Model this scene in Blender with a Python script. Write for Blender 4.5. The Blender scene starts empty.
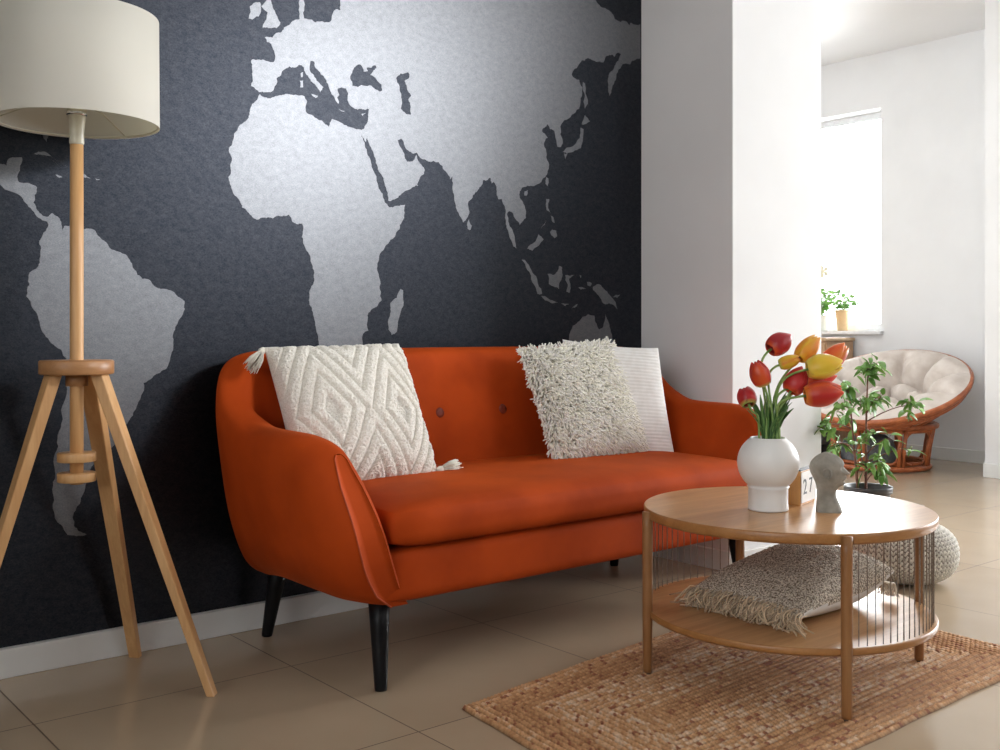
import bpy, bmesh, math, random
import numpy as np
from mathutils import Vector, Matrix, noise, Euler
PI=math.pi
random.seed(7)
sc=bpy.context.scene
C=sc.collection
sin,cos=math.sin,math.cos

# ------------------------------------------------------------------ materials
def newmat(name):
    m=bpy.data.materials.new(name); m.use_nodes=True
    nt=m.node_tree; b=nt.nodes['Principled BSDF']
    return m,nt,b
def N(nt,t,**kw):
    n=nt.nodes.new(t)
    for k,v in kw.items():
        if k in n.inputs.keys(): n.inputs[k].default_value=v
        else: setattr(n,k,v)
    return n
def L(nt,a,b): nt.links.new(a,b)
def ramp(nt,fac,stops):
    r=nt.nodes.new('ShaderNodeValToRGB'); e=r.color_ramp.elements
    while len(e)<len(stops): e.new(.5)
    for i,(p,c) in enumerate(stops):
        e[i].position=p; e[i].color=(*c,1)
    L(nt,fac,r.inputs['Fac']); return r
def noisy(name,c1,c2,scale=8,rough=.6,bump=0,bscale=60,stretch=None,metal=0,spec=.5,sheen=0,sheentint=None,detail=4,lo=.35,hi=.65,bdist=.002):
    m,nt,b=newmat(name)
    tc=N(nt,'ShaderNodeTexCoord'); mp=N(nt,'ShaderNodeMapping')
    L(nt,tc.outputs['Object'],mp.inputs['Vector'])
    if stretch: mp.inputs['Scale'].default_value=stretch
    no=N(nt,'ShaderNodeTexNoise',Scale=scale,Detail=detail); L(nt,mp.outputs[0],no.inputs['Vector'])
    r=ramp(nt,no.outputs['Fac'],[(lo,c1),(hi,c2)])
    L(nt,r.outputs[0],b.inputs['Base Color'])
    b.inputs['Roughness'].default_value=rough; b.inputs['Metallic'].default_value=metal
    b.inputs['Specular IOR Level'].default_value=spec
    if sheen:
        b.inputs['Sheen Weight'].default_value=sheen; b.inputs['Sheen Roughness'].default_value=.4
        if sheentint: b.inputs['Sheen Tint'].default_value=(*sheentint,1)
    if bump:
        n2=N(nt,'ShaderNodeTexNoise',Scale=bscale,Detail=3); L(nt,mp.outputs[0],n2.inputs['Vector'])
        bp=N(nt,'ShaderNodeBump',Strength=bump,Distance=bdist); L(nt,n2.outputs['Fac'],bp.inputs['Height'])
        L(nt,bp.outputs[0],b.inputs['Normal'])
    return m
def plain(name,c,rough=.5,metal=0,spec=.5):
    m,nt,b=newmat(name)
    tc=N(nt,'ShaderNodeTexCoord'); no=N(nt,'ShaderNodeTexNoise',Scale=30); L(nt,tc.outputs['Object'],no.inputs['Vector'])
    c2=tuple(x*.9 for x in c)
    r=ramp(nt,no.outputs['Fac'],[(.3,c2),(.7,c)]); L(nt,r.outputs[0],b.inputs['Base Color'])
    b.inputs['Roughness'].default_value=rough; b.inputs['Metallic'].default_value=metal
    b.inputs['Specular IOR Level'].default_value=spec
    return m
def attrmat(name,rough=.5,sheen=0,noise_amt=0,trans=0,spec=.5):
    m,nt,b=newmat(name)
    a=N(nt,'ShaderNodeVertexColor'); a.layer_name='col'
    if noise_amt:
        tc=N(nt,'ShaderNodeTexCoord'); no=N(nt,'ShaderNodeTexNoise',Scale=noise_amt); L(nt,tc.outputs['Object'],no.inputs['Vector'])
        r=ramp(nt,no.outputs['Fac'],[(.3,(.72,.72,.72)),(.7,(1,1,1))])
        mx=N(nt,'ShaderNodeMix',data_type='RGBA',blend_type='MULTIPLY'); mx.inputs[0].default_value=1
        L(nt,a.outputs[0],mx.inputs[6]); L(nt,r.outputs[0],mx.inputs[7]); L(nt,mx.outputs[2],b.inputs['Base Color'])
    else: L(nt,a.outputs[0],b.inputs['Base Color'])
    b.inputs['Roughness'].default_value=rough; b.inputs['Specular IOR Level'].default_value=spec
    if sheen: b.inputs['Sheen Weight'].default_value=sheen
    if trans:
        b.inputs['Subsurface Weight'].default_value=trans; b.inputs['Subsurface Scale'].default_value=.01
    return m

def tilemat():
    m,nt,b=newmat('floor_tile')
    tc=N(nt,'ShaderNodeTexCoord'); sx=N(nt,'ShaderNodeSeparateXYZ'); L(nt,tc.outputs['Object'],sx.inputs[0])
    def line(sock,off,per):
        a=N(nt,'ShaderNodeMath',operation='SUBTRACT'); L(nt,sock,a.inputs[0]); a.inputs[1].default_value=off
        d=N(nt,'ShaderNodeMath',operation='DIVIDE'); L(nt,a.outputs[0],d.inputs[0]); d.inputs[1].default_value=per
        fr=N(nt,'ShaderNodeMath',operation='FRACT'); L(nt,d.outputs[0],fr.inputs[0])
        s=N(nt,'ShaderNodeMath',operation='SUBTRACT'); s.inputs[0].default_value=.5; L(nt,fr.outputs[0],s.inputs[1])
        ab=N(nt,'ShaderNodeMath',operation='ABSOLUTE'); L(nt,s.outputs[0],ab.inputs[0])
        g=N(nt,'ShaderNodeMath',operation='GREATER_THAN'); L(nt,ab.outputs[0],g.inputs[0]); g.inputs[1].default_value=.5-.0018/per
        fl=N(nt,'ShaderNodeMath',operation='FLOOR'); L(nt,d.outputs[0],fl.inputs[0])
        return g,fl
    gx,fx=line(sx.outputs[0],.705,.6725); gy,fy=line(sx.outputs[1],-.405,.612)
    mxm=N(nt,'ShaderNodeMath',operation='MAXIMUM'); L(nt,gx.outputs[0],mxm.inputs[0]); L(nt,gy.outputs[0],mxm.inputs[1])
    no=N(nt,'ShaderNodeTexNoise',Scale=2.2,Detail=5); L(nt,tc.outputs['Object'],no.inputs['Vector'])
    r=ramp(nt,no.outputs['Fac'],[(.3,(.45,.345,.235)),(.7,(.51,.40,.28))])
    cb=N(nt,'ShaderNodeCombineXYZ'); L(nt,fx.outputs[0],cb.inputs[0]); L(nt,fy.outputs[0],cb.inputs[1])
    wn=N(nt,'ShaderNodeTexWhiteNoise'); L(nt,cb.outputs[0],wn.inputs['Vector'])
    hv=N(nt,'ShaderNodeHueSaturation'); ml=N(nt,'ShaderNodeMath',operation='MULTIPLY_ADD'); L(nt,wn.outputs['Value'],ml.inputs[0]); ml.inputs[1].default_value=.08; ml.inputs[2].default_value=.96
    L(nt,ml.outputs[0],hv.inputs['Value']); L(nt,r.outputs[0],hv.inputs['Color'])
    mx=N(nt,'ShaderNodeMix',data_type='RGBA'); L(nt,mxm.outputs[0],mx.inputs[0]); L(nt,hv.outputs[0],mx.inputs[6]); mx.inputs[7].default_value=(.13,.085,.05,1)
    L(nt,mx.outputs[2],b.inputs['Base Color'])
    rr=N(nt,'ShaderNodeMath',operation='MULTIPLY_ADD'); L(nt,mxm.outputs[0],rr.inputs[0]); rr.inputs[1].default_value=.5; rr.inputs[2].default_value=.17
    L(nt,rr.outputs[0],b.inputs['Roughness'])
    bp=N(nt,'ShaderNodeBump',Strength=.4,Distance=.001,invert=True); L(nt,mxm.outputs[0],bp.inputs['Height']); L(nt,bp.outputs[0],b.inputs['Normal'])
    return m
def muralmat(name,c1,c2,rough,metal,spec,ani=0):
    m,nt,b=newmat(name)
    tc=N(nt,'ShaderNodeTexCoord')
    mp=N(nt,'ShaderNodeMapping'); mp.inputs['Rotation'].default_value=(0,.6,0); mp.inputs['Scale'].default_value=(1,1,1.5)
    L(nt,tc.outputs['Object'],mp.inputs[0])
    n1=N(nt,'ShaderNodeTexNoise',Scale=38,Detail=8,Roughness=.8); L(nt,mp.outputs[0],n1.inputs['Vector'])
    n2=N(nt,'ShaderNodeTexNoise',Scale=210,Detail=4,Roughness=.7); L(nt,mp.outputs[0],n2.inputs['Vector'])
    ad=N(nt,'ShaderNodeMath',operation='ADD'); L(nt,n1.outputs['Fac'],ad.inputs[0]); L(nt,n2.outputs['Fac'],ad.inputs[1])
    hf=N(nt,'ShaderNodeMath',operation='MULTIPLY'); L(nt,ad.outputs[0],hf.inputs[0]); hf.inputs[1].default_value=.5
    r=ramp(nt,hf.outputs[0],[(.36,c1),(.64,c2)]); L(nt,r.outputs[0],b.inputs['Base Color'])
    b.inputs['Roughness'].default_value=rough; b.inputs['Metallic'].default_value=metal; b.inputs['Specular IOR Level'].default_value=spec
    bp=N(nt,'ShaderNodeBump',Strength=.35,Distance=.002); L(nt,hf.outputs[0],bp.inputs['Height']); L(nt,bp.outputs[0],b.inputs['Normal'])
    return m

def woodmat(name,c1,c2,axis='x',rough=.4,scale=1,spec=.5):
    s={'x':(1.2,14,14),'y':(14,1.2,14),'z':(14,14,1.2)}[axis]
    m,nt,b=newmat(name)
    tc=N(nt,'ShaderNodeTexCoord'); mp=N(nt,'ShaderNodeMapping'); L(nt,tc.outputs['Object'],mp.inputs[0]); mp.inputs['Scale'].default_value=tuple(v*scale for v in s)
    n1=N(nt,'ShaderNodeTexNoise',Scale=2,Detail=6,Roughness=.65,Distortion=.6); L(nt,mp.outputs[0],n1.inputs['Vector'])
    n2=N(nt,'ShaderNodeTexNoise',Scale=12,Detail=3,Roughness=.6); L(nt,mp.outputs[0],n2.inputs['Vector'])
    ad=N(nt,'ShaderNodeMath',operation='MULTIPLY_ADD'); L(nt,n2.outputs['Fac'],ad.inputs[0]); ad.inputs[1].default_value=.35; L(nt,n1.outputs['Fac'],ad.inputs[2])
    r=ramp(nt,ad.outputs[0],[(.5,c1),(.85,c2)]); L(nt,r.outputs[0],b.inputs['Base Color'])
    b.inputs['Roughness'].default_value=rough; b.inputs['Specular IOR Level'].default_value=spec
    return m

M={}
M['white_wall']=noisy('white_wall_paint',(.80,.80,.80),(.83,.83,.83),scale=3,rough=.75,bump=.05,bscale=200,bdist=.0005)
M['grey_wall']=noisy('warm_grey_wall_paint',(.30,.29,.28),(.33,.32,.31),scale=3,rough=.8)
M['ceiling']=noisy('white_ceiling_paint',(.84,.84,.84),(.86,.86,.86),scale=2,rough=.85)
M['skirting']=noisy('white_skirting_gloss',(.74,.74,.72),(.78,.78,.76),scale=4,rough=.35)
M['tile']=tilemat()
M['ocean']=muralmat('dark_mural_print',(.014,.017,.024),(.044,.047,.055),.40,.92,.1)
M['land']=muralmat('silver_mural_print',(.115,.12,.132),(.215,.222,.236),.40,.95,.3)
M['velvet']=noisy('rust_orange_velvet',(.36,.045,.0055),(.48,.064,.008),scale=5,rough=.7,bump=.12,bscale=180,sheen=.08,sheentint=(1,.30,.06),spec=.08,bdist=.001)
M['velvet_piping']=noisy('rust_piping_velvet',(.38,.050,.007),(.48,.066,.010),scale=20,rough=.7,sheen=.05,sheentint=(1,.5,.3))
M['button']=noisy('dark_rust_button',(.16,.018,.005),(.22,.03,.008),scale=30,rough=.6)
M['black_wood']=noisy('black_lacquer_wood',(.004,.004,.005),(.008,.008,.009),scale=20,rough=.42,spec=.2)
M['beech']=woodmat('beech_wood',(.56,.30,.12),(.68,.40,.18),'z',.42)
M['beech_dark']=woodmat('beech_wood_hub',(.36,.17,.07),(.47,.24,.10),'x',.4)
M['oak_top']=woodmat('oak_veneer_top',(.43,.21,.08),(.60,.34,.15),'x',.30)
M['oak_edge']=woodmat('oak_edge',(.33,.14,.04),(.43,.20,.065),'x',.38)
M['oak_leg']=woodmat('oak_leg',(.26,.11,.035),(.35,.165,.058),'z',.4)
M['string']=noisy('taupe_twisted_cord',(.20,.15,.11),(.34,.27,.21),scale=300,rough=.8,stretch=(1,1,.6))
M['shade']=noisy('white_linen_shade',(.74,.72,.67),(.78,.76,.71),scale=4,rough=.8,bump=.2,bscale=400,bdist=.0004)
M['socket']=plain('ivory_plastic',(.74,.70,.56),.35)
M['chrome']=plain('chrome',(.8,.8,.8),.15,1)
M['cotton']=noisy('cream_cotton_tufting',(.74,.69,.59),(.94,.91,.84),scale=240,rough=.9,bump=1.0,bscale=330,sheen=.2,bdist=.004,lo=.3,hi=.6)
M['shag_base']=noisy('cream_shag_backing',(.60,.55,.42),(.72,.68,.56),scale=60,rough=.95)
M['white_rib']=noisy('white_ribbed_cotton',(.84,.82,.79),(.90,.89,.87),scale=40,rough=.9,bump=.2,bscale=300)
M['boucle']=noisy('grey_beige_boucle',(.17,.12,.075),(.86,.77,.64),scale=230,rough=.95,bump=1,bscale=230,detail=2,lo=.38,hi=.60,bdist=.006)
M['pillow_back']=noisy('pale_cushion_backing',(.78,.76,.72),(.84,.82,.78),scale=30,rough=.9)
M['yarn']=attrmat('yarn_strands',.85,.2)
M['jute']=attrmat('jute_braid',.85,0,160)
M['knit']=attrmat('cream_knit_cord',.85,.2,60)
M['ceramic']=noisy('matt_white_ceramic',(.80,.79,.76),(.85,.84,.82),scale=6,rough=.38,bump=.04,bscale=90)
M['concrete']=noisy('grey_concrete',(.22,.205,.17),(.36,.335,.285),scale=28,rough=.75,bump=.5,bscale=130,detail=8,bdist=.001)
M['petal']=attrmat('tulip_petal',.42,.1,0,.25)
M['stem']=noisy('tulip_stem_green',(.16,.30,.06),(.30,.44,.14),scale=30,rough=.45)
M['tulip_leaf']=noisy('tulip_leaf_green',(.05,.13,.035),(.13,.25,.07),scale=12,rough=.4,stretch=(8,8,1))
M['leaf']=noisy('light_green_leaf',(.07,.20,.03),(.24,.44,.09),scale=14,rough=.4)
M['bark']=noisy('reddish_brown_bark',(.13,.05,.035),(.24,.11,.07),scale=60,rough=.7,bump=.5)
M['dark_pot']=noisy('dark_plastic_pot',(.035,.033,.034),(.07,.065,.065),scale=20,rough=.4)
M['soil']=noisy('dark_soil',(.025,.018,.012),(.06,.045,.03),scale=90,rough=1,bump=1,bscale=80,bdist=.006)
M['rattan']=noisy('reddish_rattan',(.30,.075,.022),(.50,.15,.05),scale=18,rough=.38,bump=.3,bscale=60)
M['papasan_cushion']=noisy('cream_cushion_cotton',(.60,.52,.46),(.70,.63,.57),scale=12,rough=.9,bump=.3,bscale=60,bdist=.004)
M['cabinet']=woodmat('cabinet_wood',(.42,.24,.12),(.52,.32,.18),'z',.45)
M['cabinet_edge']=woodmat('cabinet_edge_wood',(.55,.36,.20),(.62,.42,.26),'x',.45)
M['calendar_wood']=woodmat('calendar_wood',(.50,.24,.07),(.62,.33,.11),'z',.45)
M['calendar_white']=plain('calendar_white',(.86,.85,.82),.5)
M['ink']=plain('black_ink',(.012,.012,.014),.5)
M['tan_pot']=plain('tan_clay_pot',(.72,.50,.27),.6)
M['white_pot']=plain('white_clay_pot',(.75,.76,.72),.6)
M['flower']=plain('pale_flower',(.85,.80,.62),.6)
M['upvc']=plain('white_window_plastic',(.82,.83,.84),.3)
M['grey_fabric']=noisy('grey_pouf_fabric',(.13,.14,.15),(.19,.20,.21),scale=60,rough=.95,bump=.4)
M['black_plastic']=plain('black_plastic',(.010,.010,.012),.4)
M['rubber']=plain('dark_rubber_foot',(.03,.02,.015),.6)
def glassmat():
    m=bpy.data.materials.new('clear_window_glass'); m.use_nodes=True; nt=m.node_tree
    nt.nodes.clear(); o=N(nt,'ShaderNodeOutputMaterial'); t=N(nt,'ShaderNodeBsdfTransparent'); g=N(nt,'ShaderNodeBsdfGlossy',Roughness=.02)
    fr=N(nt,'ShaderNodeFresnel',IOR=1.45); mx=N(nt,'ShaderNodeMixShader'); L(nt,fr.outputs[0],mx.inputs[0]); L(nt,t.outputs[0],mx.inputs[1]); L(nt,g.outputs[0],mx.inputs[2]); L(nt,mx.outputs[0],o.inputs[0])
    return m
M['glass']=glassmat()

def translucent(m,c,f):
    nt=m.node_tree; b=nt.nodes['Principled BSDF']; o=nt.nodes['Material Output']; t=N(nt,'ShaderNodeBsdfTranslucent'); t.inputs[0].default_value=(*c,1)
    mx=N(nt,'ShaderNodeMixShader'); mx.inputs[0].default_value=f; L(nt,b.outputs[0],mx.inputs[1]); L(nt,t.outputs[0],mx.inputs[2]); L(nt,mx.outputs[0],o.inputs[0])
translucent(M['shade'],(.98,.95,.80),.38)
# ------------------------------------------------------------------ helpers
def mesh(name,V,F,mat,parent=None,smooth=True,loc=None,cols=None,kind=None):
    me=bpy.data.meshes.new(name); me.from_pydata([tuple(map(float,v)) for v in V],[],[tuple(f) for f in F]); me.update()
    if smooth: me.polygons.foreach_set('use_smooth',[True]*len(me.polygons))
    if mat is not None: me.materials.append(mat)
    if cols is not None:
        a=me.color_attributes.new('col','FLOAT_COLOR','POINT')
        c=np.ones((len(V),4),dtype=np.float32); c[:,:3]=np.array(cols,dtype=np.float32); a.data.foreach_set('color',c.ravel())
    o=bpy.data.objects.new(name,me); C.objects.link(o)
    if parent is not None: o.parent=parent
    if loc is not None: o.location=loc
    if kind: o['kind']=kind
    return o
def thing(name,label,cat,loc=(0,0,0),rotz=0,group=None):
    o=bpy.data.objects.new(name,None); C.objects.link(o); o.location=loc; o.rotation_euler=(0,0,rotz); o.empty_display_size=.05
    o['label']=label; o['category']=cat
    if group: o['group']=group
    return o
def tag(o,label,cat,group=None):
    o['label']=label; o['category']=cat
    if group: o['group']=group
    return o
def struct(o): o['kind']='structure'; return o
def copy_part(src,parent,mat4=None,name=None):
    c=src.copy(); C.objects.link(c); c.parent=parent
    if mat4 is not None: c.matrix_local=mat4
    return c
def grid(nu,nv,fn,cu=False,cv=False,base=0,flip=False):
    V=[fn(i,j) for i in range(nu) for j in range(nv)]; F=[]
    for i in range(nu if cu else nu-1):
        for j in range(nv if cv else nv-1):
            a=i*nv+j; b=((i+1)%nu)*nv+j; c=((i+1)%nu)*nv+(j+1)%nv; d=i*nv+(j+1)%nv
            F.append((a+base,b+base,c+base,d+base) if not flip else (d+base,c+base,b+base,a+base))
    return V,F
def lathe(name,prof,mat,parent=None,n=48,loc=(0,0,0),smooth=True,capb=True,capt=True,**kw):
    V=[];F=[];k=len(prof)
    for (r,z) in prof:
        for a in range(n): t=2*PI*a/n; V.append((r*cos(t),r*sin(t),z))
    for i in range(k-1):
        for a in range(n): F.append((i*n+a,i*n+(a+1)%n,(i+1)*n+(a+1)%n,(i+1)*n+a))
    if capb and prof[0][0]>1e-4: F.append(tuple(range(n-1,-1,-1)))
    if capt and prof[-1][0]>1e-4: F.append(tuple((k-1)*n+a for a in range(n)))
    o=mesh(name,V,F,mat,parent,smooth,loc,**kw)
    return o
def frames(P):
    T=[]
    for i in range(len(P)):
        a=P[max(i-1,0)]; b=P[min(i+1,len(P)-1)]; T.append((b-a).normalized())
    u=T[0].orthogonal().normalized(); out=[]
    for t in T:
        u=(u-t*u.dot(t)); u=u.normalized() if u.length>1e-6 else t.orthogonal().normalized()
        out.append((u,t.cross(u)))
    return out
def tubedata(P,R,n=8,closed=False,base=0,cap=True,flat=1.0):
    P=[Vector(p) for p in P]; k=len(P)
    if not hasattr(R,'__len__'): R=[R]*k
    V=[];F=[]
    if closed:
        fr=[]
        c=sum(P,Vector())/k
        for i in range(k):
            t=(P[(i+1)%k]-P[i-1]).normalized(); u=(P[i]-c); u=(u-t*u.dot(t)).normalized(); fr.append((u,t.cross(u)))
    else: fr=frames(P)
    for i in range(k):
        u,v=fr[i]
        for a in range(n):
            t=2*PI*a/n; V.append(P[i]+u*(R[i]*cos(t))+v*(R[i]*flat*sin(t)))
    for i in range(k if closed else k-1):
        for a in range(n):
            i2=(i+1)%k; F.append((base+i*n+a,base+i*n+(a+1)%n,base+i2*n+(a+1)%n,base+i2*n+a))
    if cap and not closed:
        F.append(tuple(base+a for a in range(n-1,-1,-1))); F.append(tuple(base+(k-1)*n+a for a in range(n)))
    return V,F
def tube(name,P,R,mat,parent=None,n=8,closed=False,**kw):
    V,F=tubedata(P,R,n,closed); return mesh(name,V,F,mat,parent,**kw)
class MB:
    def __init__(s): s.V=[];s.F=[];s.c=[]
    def add(s,V,F,col=None):
        b=len(s.V); s.V+=list(V); s.F+=[tuple(i+b for i in f) for f in F]
        if col is not None: s.c+=[col]*len(V) if not isinstance(col,list) else col
        return s
    def tube(s,P,R,n=8,closed=False,col=None,cap=True,flat=1.0): V,F=tubedata(P,R,n,closed,0,cap,flat); return s.add(V,F,col)
    def box(s,c,d,rot=None,col=None):
        V=[]
        for i in (-1,1):
            for j in (-1,1):
                for k in (-1,1):
                    v=Vector((i*d[0]/2,j*d[1]/2,k*d[2]/2))
                    if rot is not None: v=rot@v
                    V.append(v+Vector(c))
        return s.add(V,[(0,1,3,2),(4,6,7,5),(0,4,5,1),(2,3,7,6),(0,2,6,4),(1,5,7,3)],col)
    def build(s,name,mat,parent=None,smooth=True,bevel=0,**kw):
        o=mesh(name,s.V,s.F,mat,parent,smooth,cols=s.c if s.c else None,**kw)
        if bevel:
            m=o.modifiers.new('bevel','BEVEL'); m.width=bevel; m.segments=2; m.limit_method='ANGLE'; m.angle_limit=.6
            bpy_smooth(o)
        return o
def bpy_smooth(o):
    o.data.polygons.foreach_set('use_smooth',[False]*len(o.data.polygons))
def box(name,c,d,mat,parent=None,bevel=0,rot=None,origin=None,**kw):
    return MB().box(c,d,rot).build(name,mat,parent,False,bevel,**kw)
def bz(p0,p1,p2,p3,n):
    out=[]
    for i in range(n+1):
        t=i/n; out.append(p0*(1-t)**3+p1*3*t*(1-t)**2+p2*3*t*t*(1-t)+p3*t**3)
    return out
def interp(pts,x):
    if x<=pts[0][0]: return pts[0][1]
    for (a,b),(c,d) in zip(pts,pts[1:]):
        if x<=c:
            t=(x-a)/(c-a); return b+(d-b)*t
    return pts[-1][1]
def sinterp(pts,x):   # smooth (catmull-rom like) interpolation
    n=len(pts)
    if x<=pts[0][0]: return pts[0][1]
    if x>=pts[-1][0]: return pts[-1][1]
    for i in range(n-1):
        if x<=pts[i+1][0]:
            x0,y0=pts[i];x1,y1=pts[i+1]
            m0=(y1-pts[i-1][1])/(x1-pts[i-1][0]) if i>0 else (y1-y0)/(x1-x0)
            m1=(pts[i+2][1]-y0)/(pts[i+2][0]-x0) if i+2<n else (y1-y0)/(x1-x0)
            h=x1-x0;t=(x-x0)/h
            return (2*t**3-3*t*t+1)*y0+(t**3-2*t*t+t)*h*m0+(-2*t**3+3*t*t)*y1+(t**3-t*t)*h*m1
def nz(x,y,z,s=1): return noise.noise(Vector((x*s,y*s,z*s)))

# ------------------------------------------------------------------ camera
D=2.985
cam=bpy.data.cameras.new('camera'); co=bpy.data.objects.new('camera',cam); C.objects.link(co)
th=math.atan2(855,1038)
co.location=(0,-D,.92); co.rotation_euler=(PI/2,0,-th)
cam.sensor_width=36; cam.lens=1038/1000*36; cam.shift_y=-.042; cam.clip_start=.05; cam.clip_end=100
sc.camera=co
A_=Vector((sin(th),cos(th),0)); R_=Vector((cos(th),-sin(th),0)); Z_=Vector((0,0,1))

# ------------------------------------------------------------------ room
H=3.06
XW=7.28; XL=-2.4; YB=-5.6; YH=3.4
def wallbox(name,x0,x1,y0,y1,z0,z1,mat=M['white_wall']):
    return struct(box(name,((x0+x1)/2,(y0+y1)/2,(z0+z1)/2),(x1-x0,y1-y0,z1-z0),mat))
wallbox('floor',XL-.2,XW+.3,YB-.3,YH+.2,-.1,0,M['tile'])
wallbox('ceiling',XL-.2,XW+.3,YB-.3,YH+.2,H,H+.1,M['ceiling'])
wallbox('wall_back',XL,3.82,0,.15,0,H)
wallbox('wall_pillar',3.228,3.82,-.473,-.0005,0,H)
wallbox('wall_hall',3.67,3.82,.15,YH,0,H)
wallbox('wall_far',3.82,XW,YH,YH+.15,0,H)
wallbox('wall_corner',6.61,XW,-.55,.165,0,H)
def wall_with_hole(name,axis,p0,p1,u0,u1,holes,mat=M['white_wall']):
    """axis 'x': slab from x=p0..p1 spanning y=u0..u1; holes (ua,ub,za,zb)"""
    mb=MB(); us=sorted(set([u0,u1]+[h[0] for h in holes]+[h[1] for h in holes]))
    for a,b in zip(us,us[1:]):
        zs=[(0,H)]
        for h in holes:
            if h[0]<=a and h[1]>=b: zs=[(0,h[2]),(h[3],H)]
        for z0,z1 in zs:
            if z1-z0<1e-3: continue
            if axis=='x': mb.box(((p0+p1)/2,(a+b)/2,(z0+z1)/2),(p1-p0,b-a,z1-z0))
            else: mb.box(((a+b)/2,(p0+p1)/2,(z0+z1)/2),(b-a,p1-p0,z1-z0))
    return struct(mb.build(name,mat,None,False))
W1=(1.28,2.45,.935,2.64)          # hall window in wall_right
W3=(-3.1,-.7,.45,2.6)           # big window beyond the frame
W2=(2.5,4.3,1.2,2.6)           # unseen window added behind the camera, sized to reflect in the mural
wall_with_hole('wall_right','x',XW,XW+.22,YB,YH,[W1,W3])
wall_with_hole('wall_front','y',YB-.22,YB,XL,XW,[W2],M['grey_wall'])
W4=(-4.4,-2.2,1.1,2.6)  # unseen window added as fill light for left-facing sides
wall_with_hole('wall_left','x',XL-.15,XL,YB,.15,[W4])
def window(name,axis,p,w,nm=1,sill=True,inward=-1):
    u0,u1,z0,z1=w; mb=MB(); f=.055
    def B(u,z,du,dz,t=.06):
        if axis=='x': mb.box((p,u,z),(t,du,dz))
        else: mb.box((u,p,z),(du,t,dz))
    B((u0+u1)/2,z0+f/2,u1-u0,f);B((u0+u1)/2,z1-f/2,u1-u0,f);B(u0+f/2,(z0+z1)/2,f,z1-z0-2*f);B(u1-f/2,(z0+z1)/2,f,z1-z0-2*f)
    for k in range(1,nm): B(u0+(u1-u0)*k/nm,(z0+z1)/2,f*1.2,z1-z0-2*f,.05)
    o=struct(mb.build(name,M['upvc'],None,False,.004))
    g=MB()
    if axis=='x': g.box((p,(u0+u1)/2,(z0+z1)/2),(.006,u1-u0-.06,z1-z0-.06))
    else: g.box(((u0+u1)/2,p,(z0+z1)/2),(u1-u0-.06,.006,z1-z0-.06))
    g.build('window_glass',M['glass'],o,False)
    return o
w1=window('window_1','x',XW+.17,W1,1)
window('added_reflection_window','y',YB-.17,W2,3)
window('added_fill_window','x',XL-.10,W4,2)
window('window_3','x',XW+.17,W3,3)
s=box('trim_1',(XW+.048,(W1[0]+W1[1])/2,W1[2]-.012),(.19,W1[1]-W1[0]+.04,.028),M['upvc'],None,.004); struct(s)
# skirting
struct(box('baseboard_back',((XL+3.228)/2,-.009,.039),(3.228-XL,.018,.078),M['skirting'],None,.003))
struct(box('baseboard_pillar_side',(3.2195,-.245,.039),(.017,.455,.078),M['skirting'],None,.003))
struct(box('baseboard_pillar_front',(3.5285,-.482,.039),(.60,.017,.078),M['skirting'],None,.003))
struct(box('baseboard_right',(XW-.009,(.165+YH)/2,.045),(.018,YH-.165,.09),M['skirting'],None,.003))
struct(box('baseboard_corner',(6.601,-.19,.045),(.018,.72,.09),M['skirting'],None,.003))

# ------------------------------------------------------------------ mural
def fractal(pts,rng,amp=.16,levels=2):
    for l in range(levels):
        out=[]
        for i in range(len(pts)):
            a=pts[i]; b=pts[(i+1)%len(pts)]; out.append(a)
            dx,dz=b[0]-a[0],b[1]-a[1]; d=math.hypot(dx,dz)
            if d<.006 or (a[0]>3.2 and b[0]>3.2): continue
            k=rng.uniform(-amp,amp)*min(1,.05/d+.35)
            out.append((a[0]+dx*.5-dz*k,a[1]+dz*.5+dx*k))
        pts=out
    return [(min(x,3.222),min(z,3.045)) for x,z in pts]
def poly2d(name,loops,y,mat,parent):
    cu=bpy.data.curves.new(name,'CURVE'); cu.dimensions='2D'; cu.fill_mode='BOTH'; cu.extrude=.0003
    for lp in loops:
        sp=cu.splines.new('POLY'); sp.points.add(len(lp)-1); sp.use_cyclic_u=True
        for i,(x,z) in enumerate(lp): sp.points[i].co=(x,z,0,1)
    o=bpy.data.objects.new('tmp',cu); C.objects.link(o)
    dg=bpy.context.evaluated_depsgraph_get(); me=bpy.data.meshes.new_from_object(o.evaluated_get(dg)); bpy.data.objects.remove(o)
    for v in me.vertices: x,z,t=v.co; v.co=(x,-t,z)
    me.materials.clear(); me.materials.append(mat); me.name=name
    n=bpy.data.objects.new(name,me); C.objects.link(n); n.parent=parent; n.location=(0,y,0)
    return n
mural=thing('world_map_mural','dark slate world map mural with silver continents, covering the wall behind the sofa','wall mural')
box('ocean_sheet',((XL+3.226)/2,-.0015,(H+.079)/2),(3.226-XL-.004,.0029,H-.079-.002),M['ocean'],mural)
rng=random.Random(3)
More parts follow.
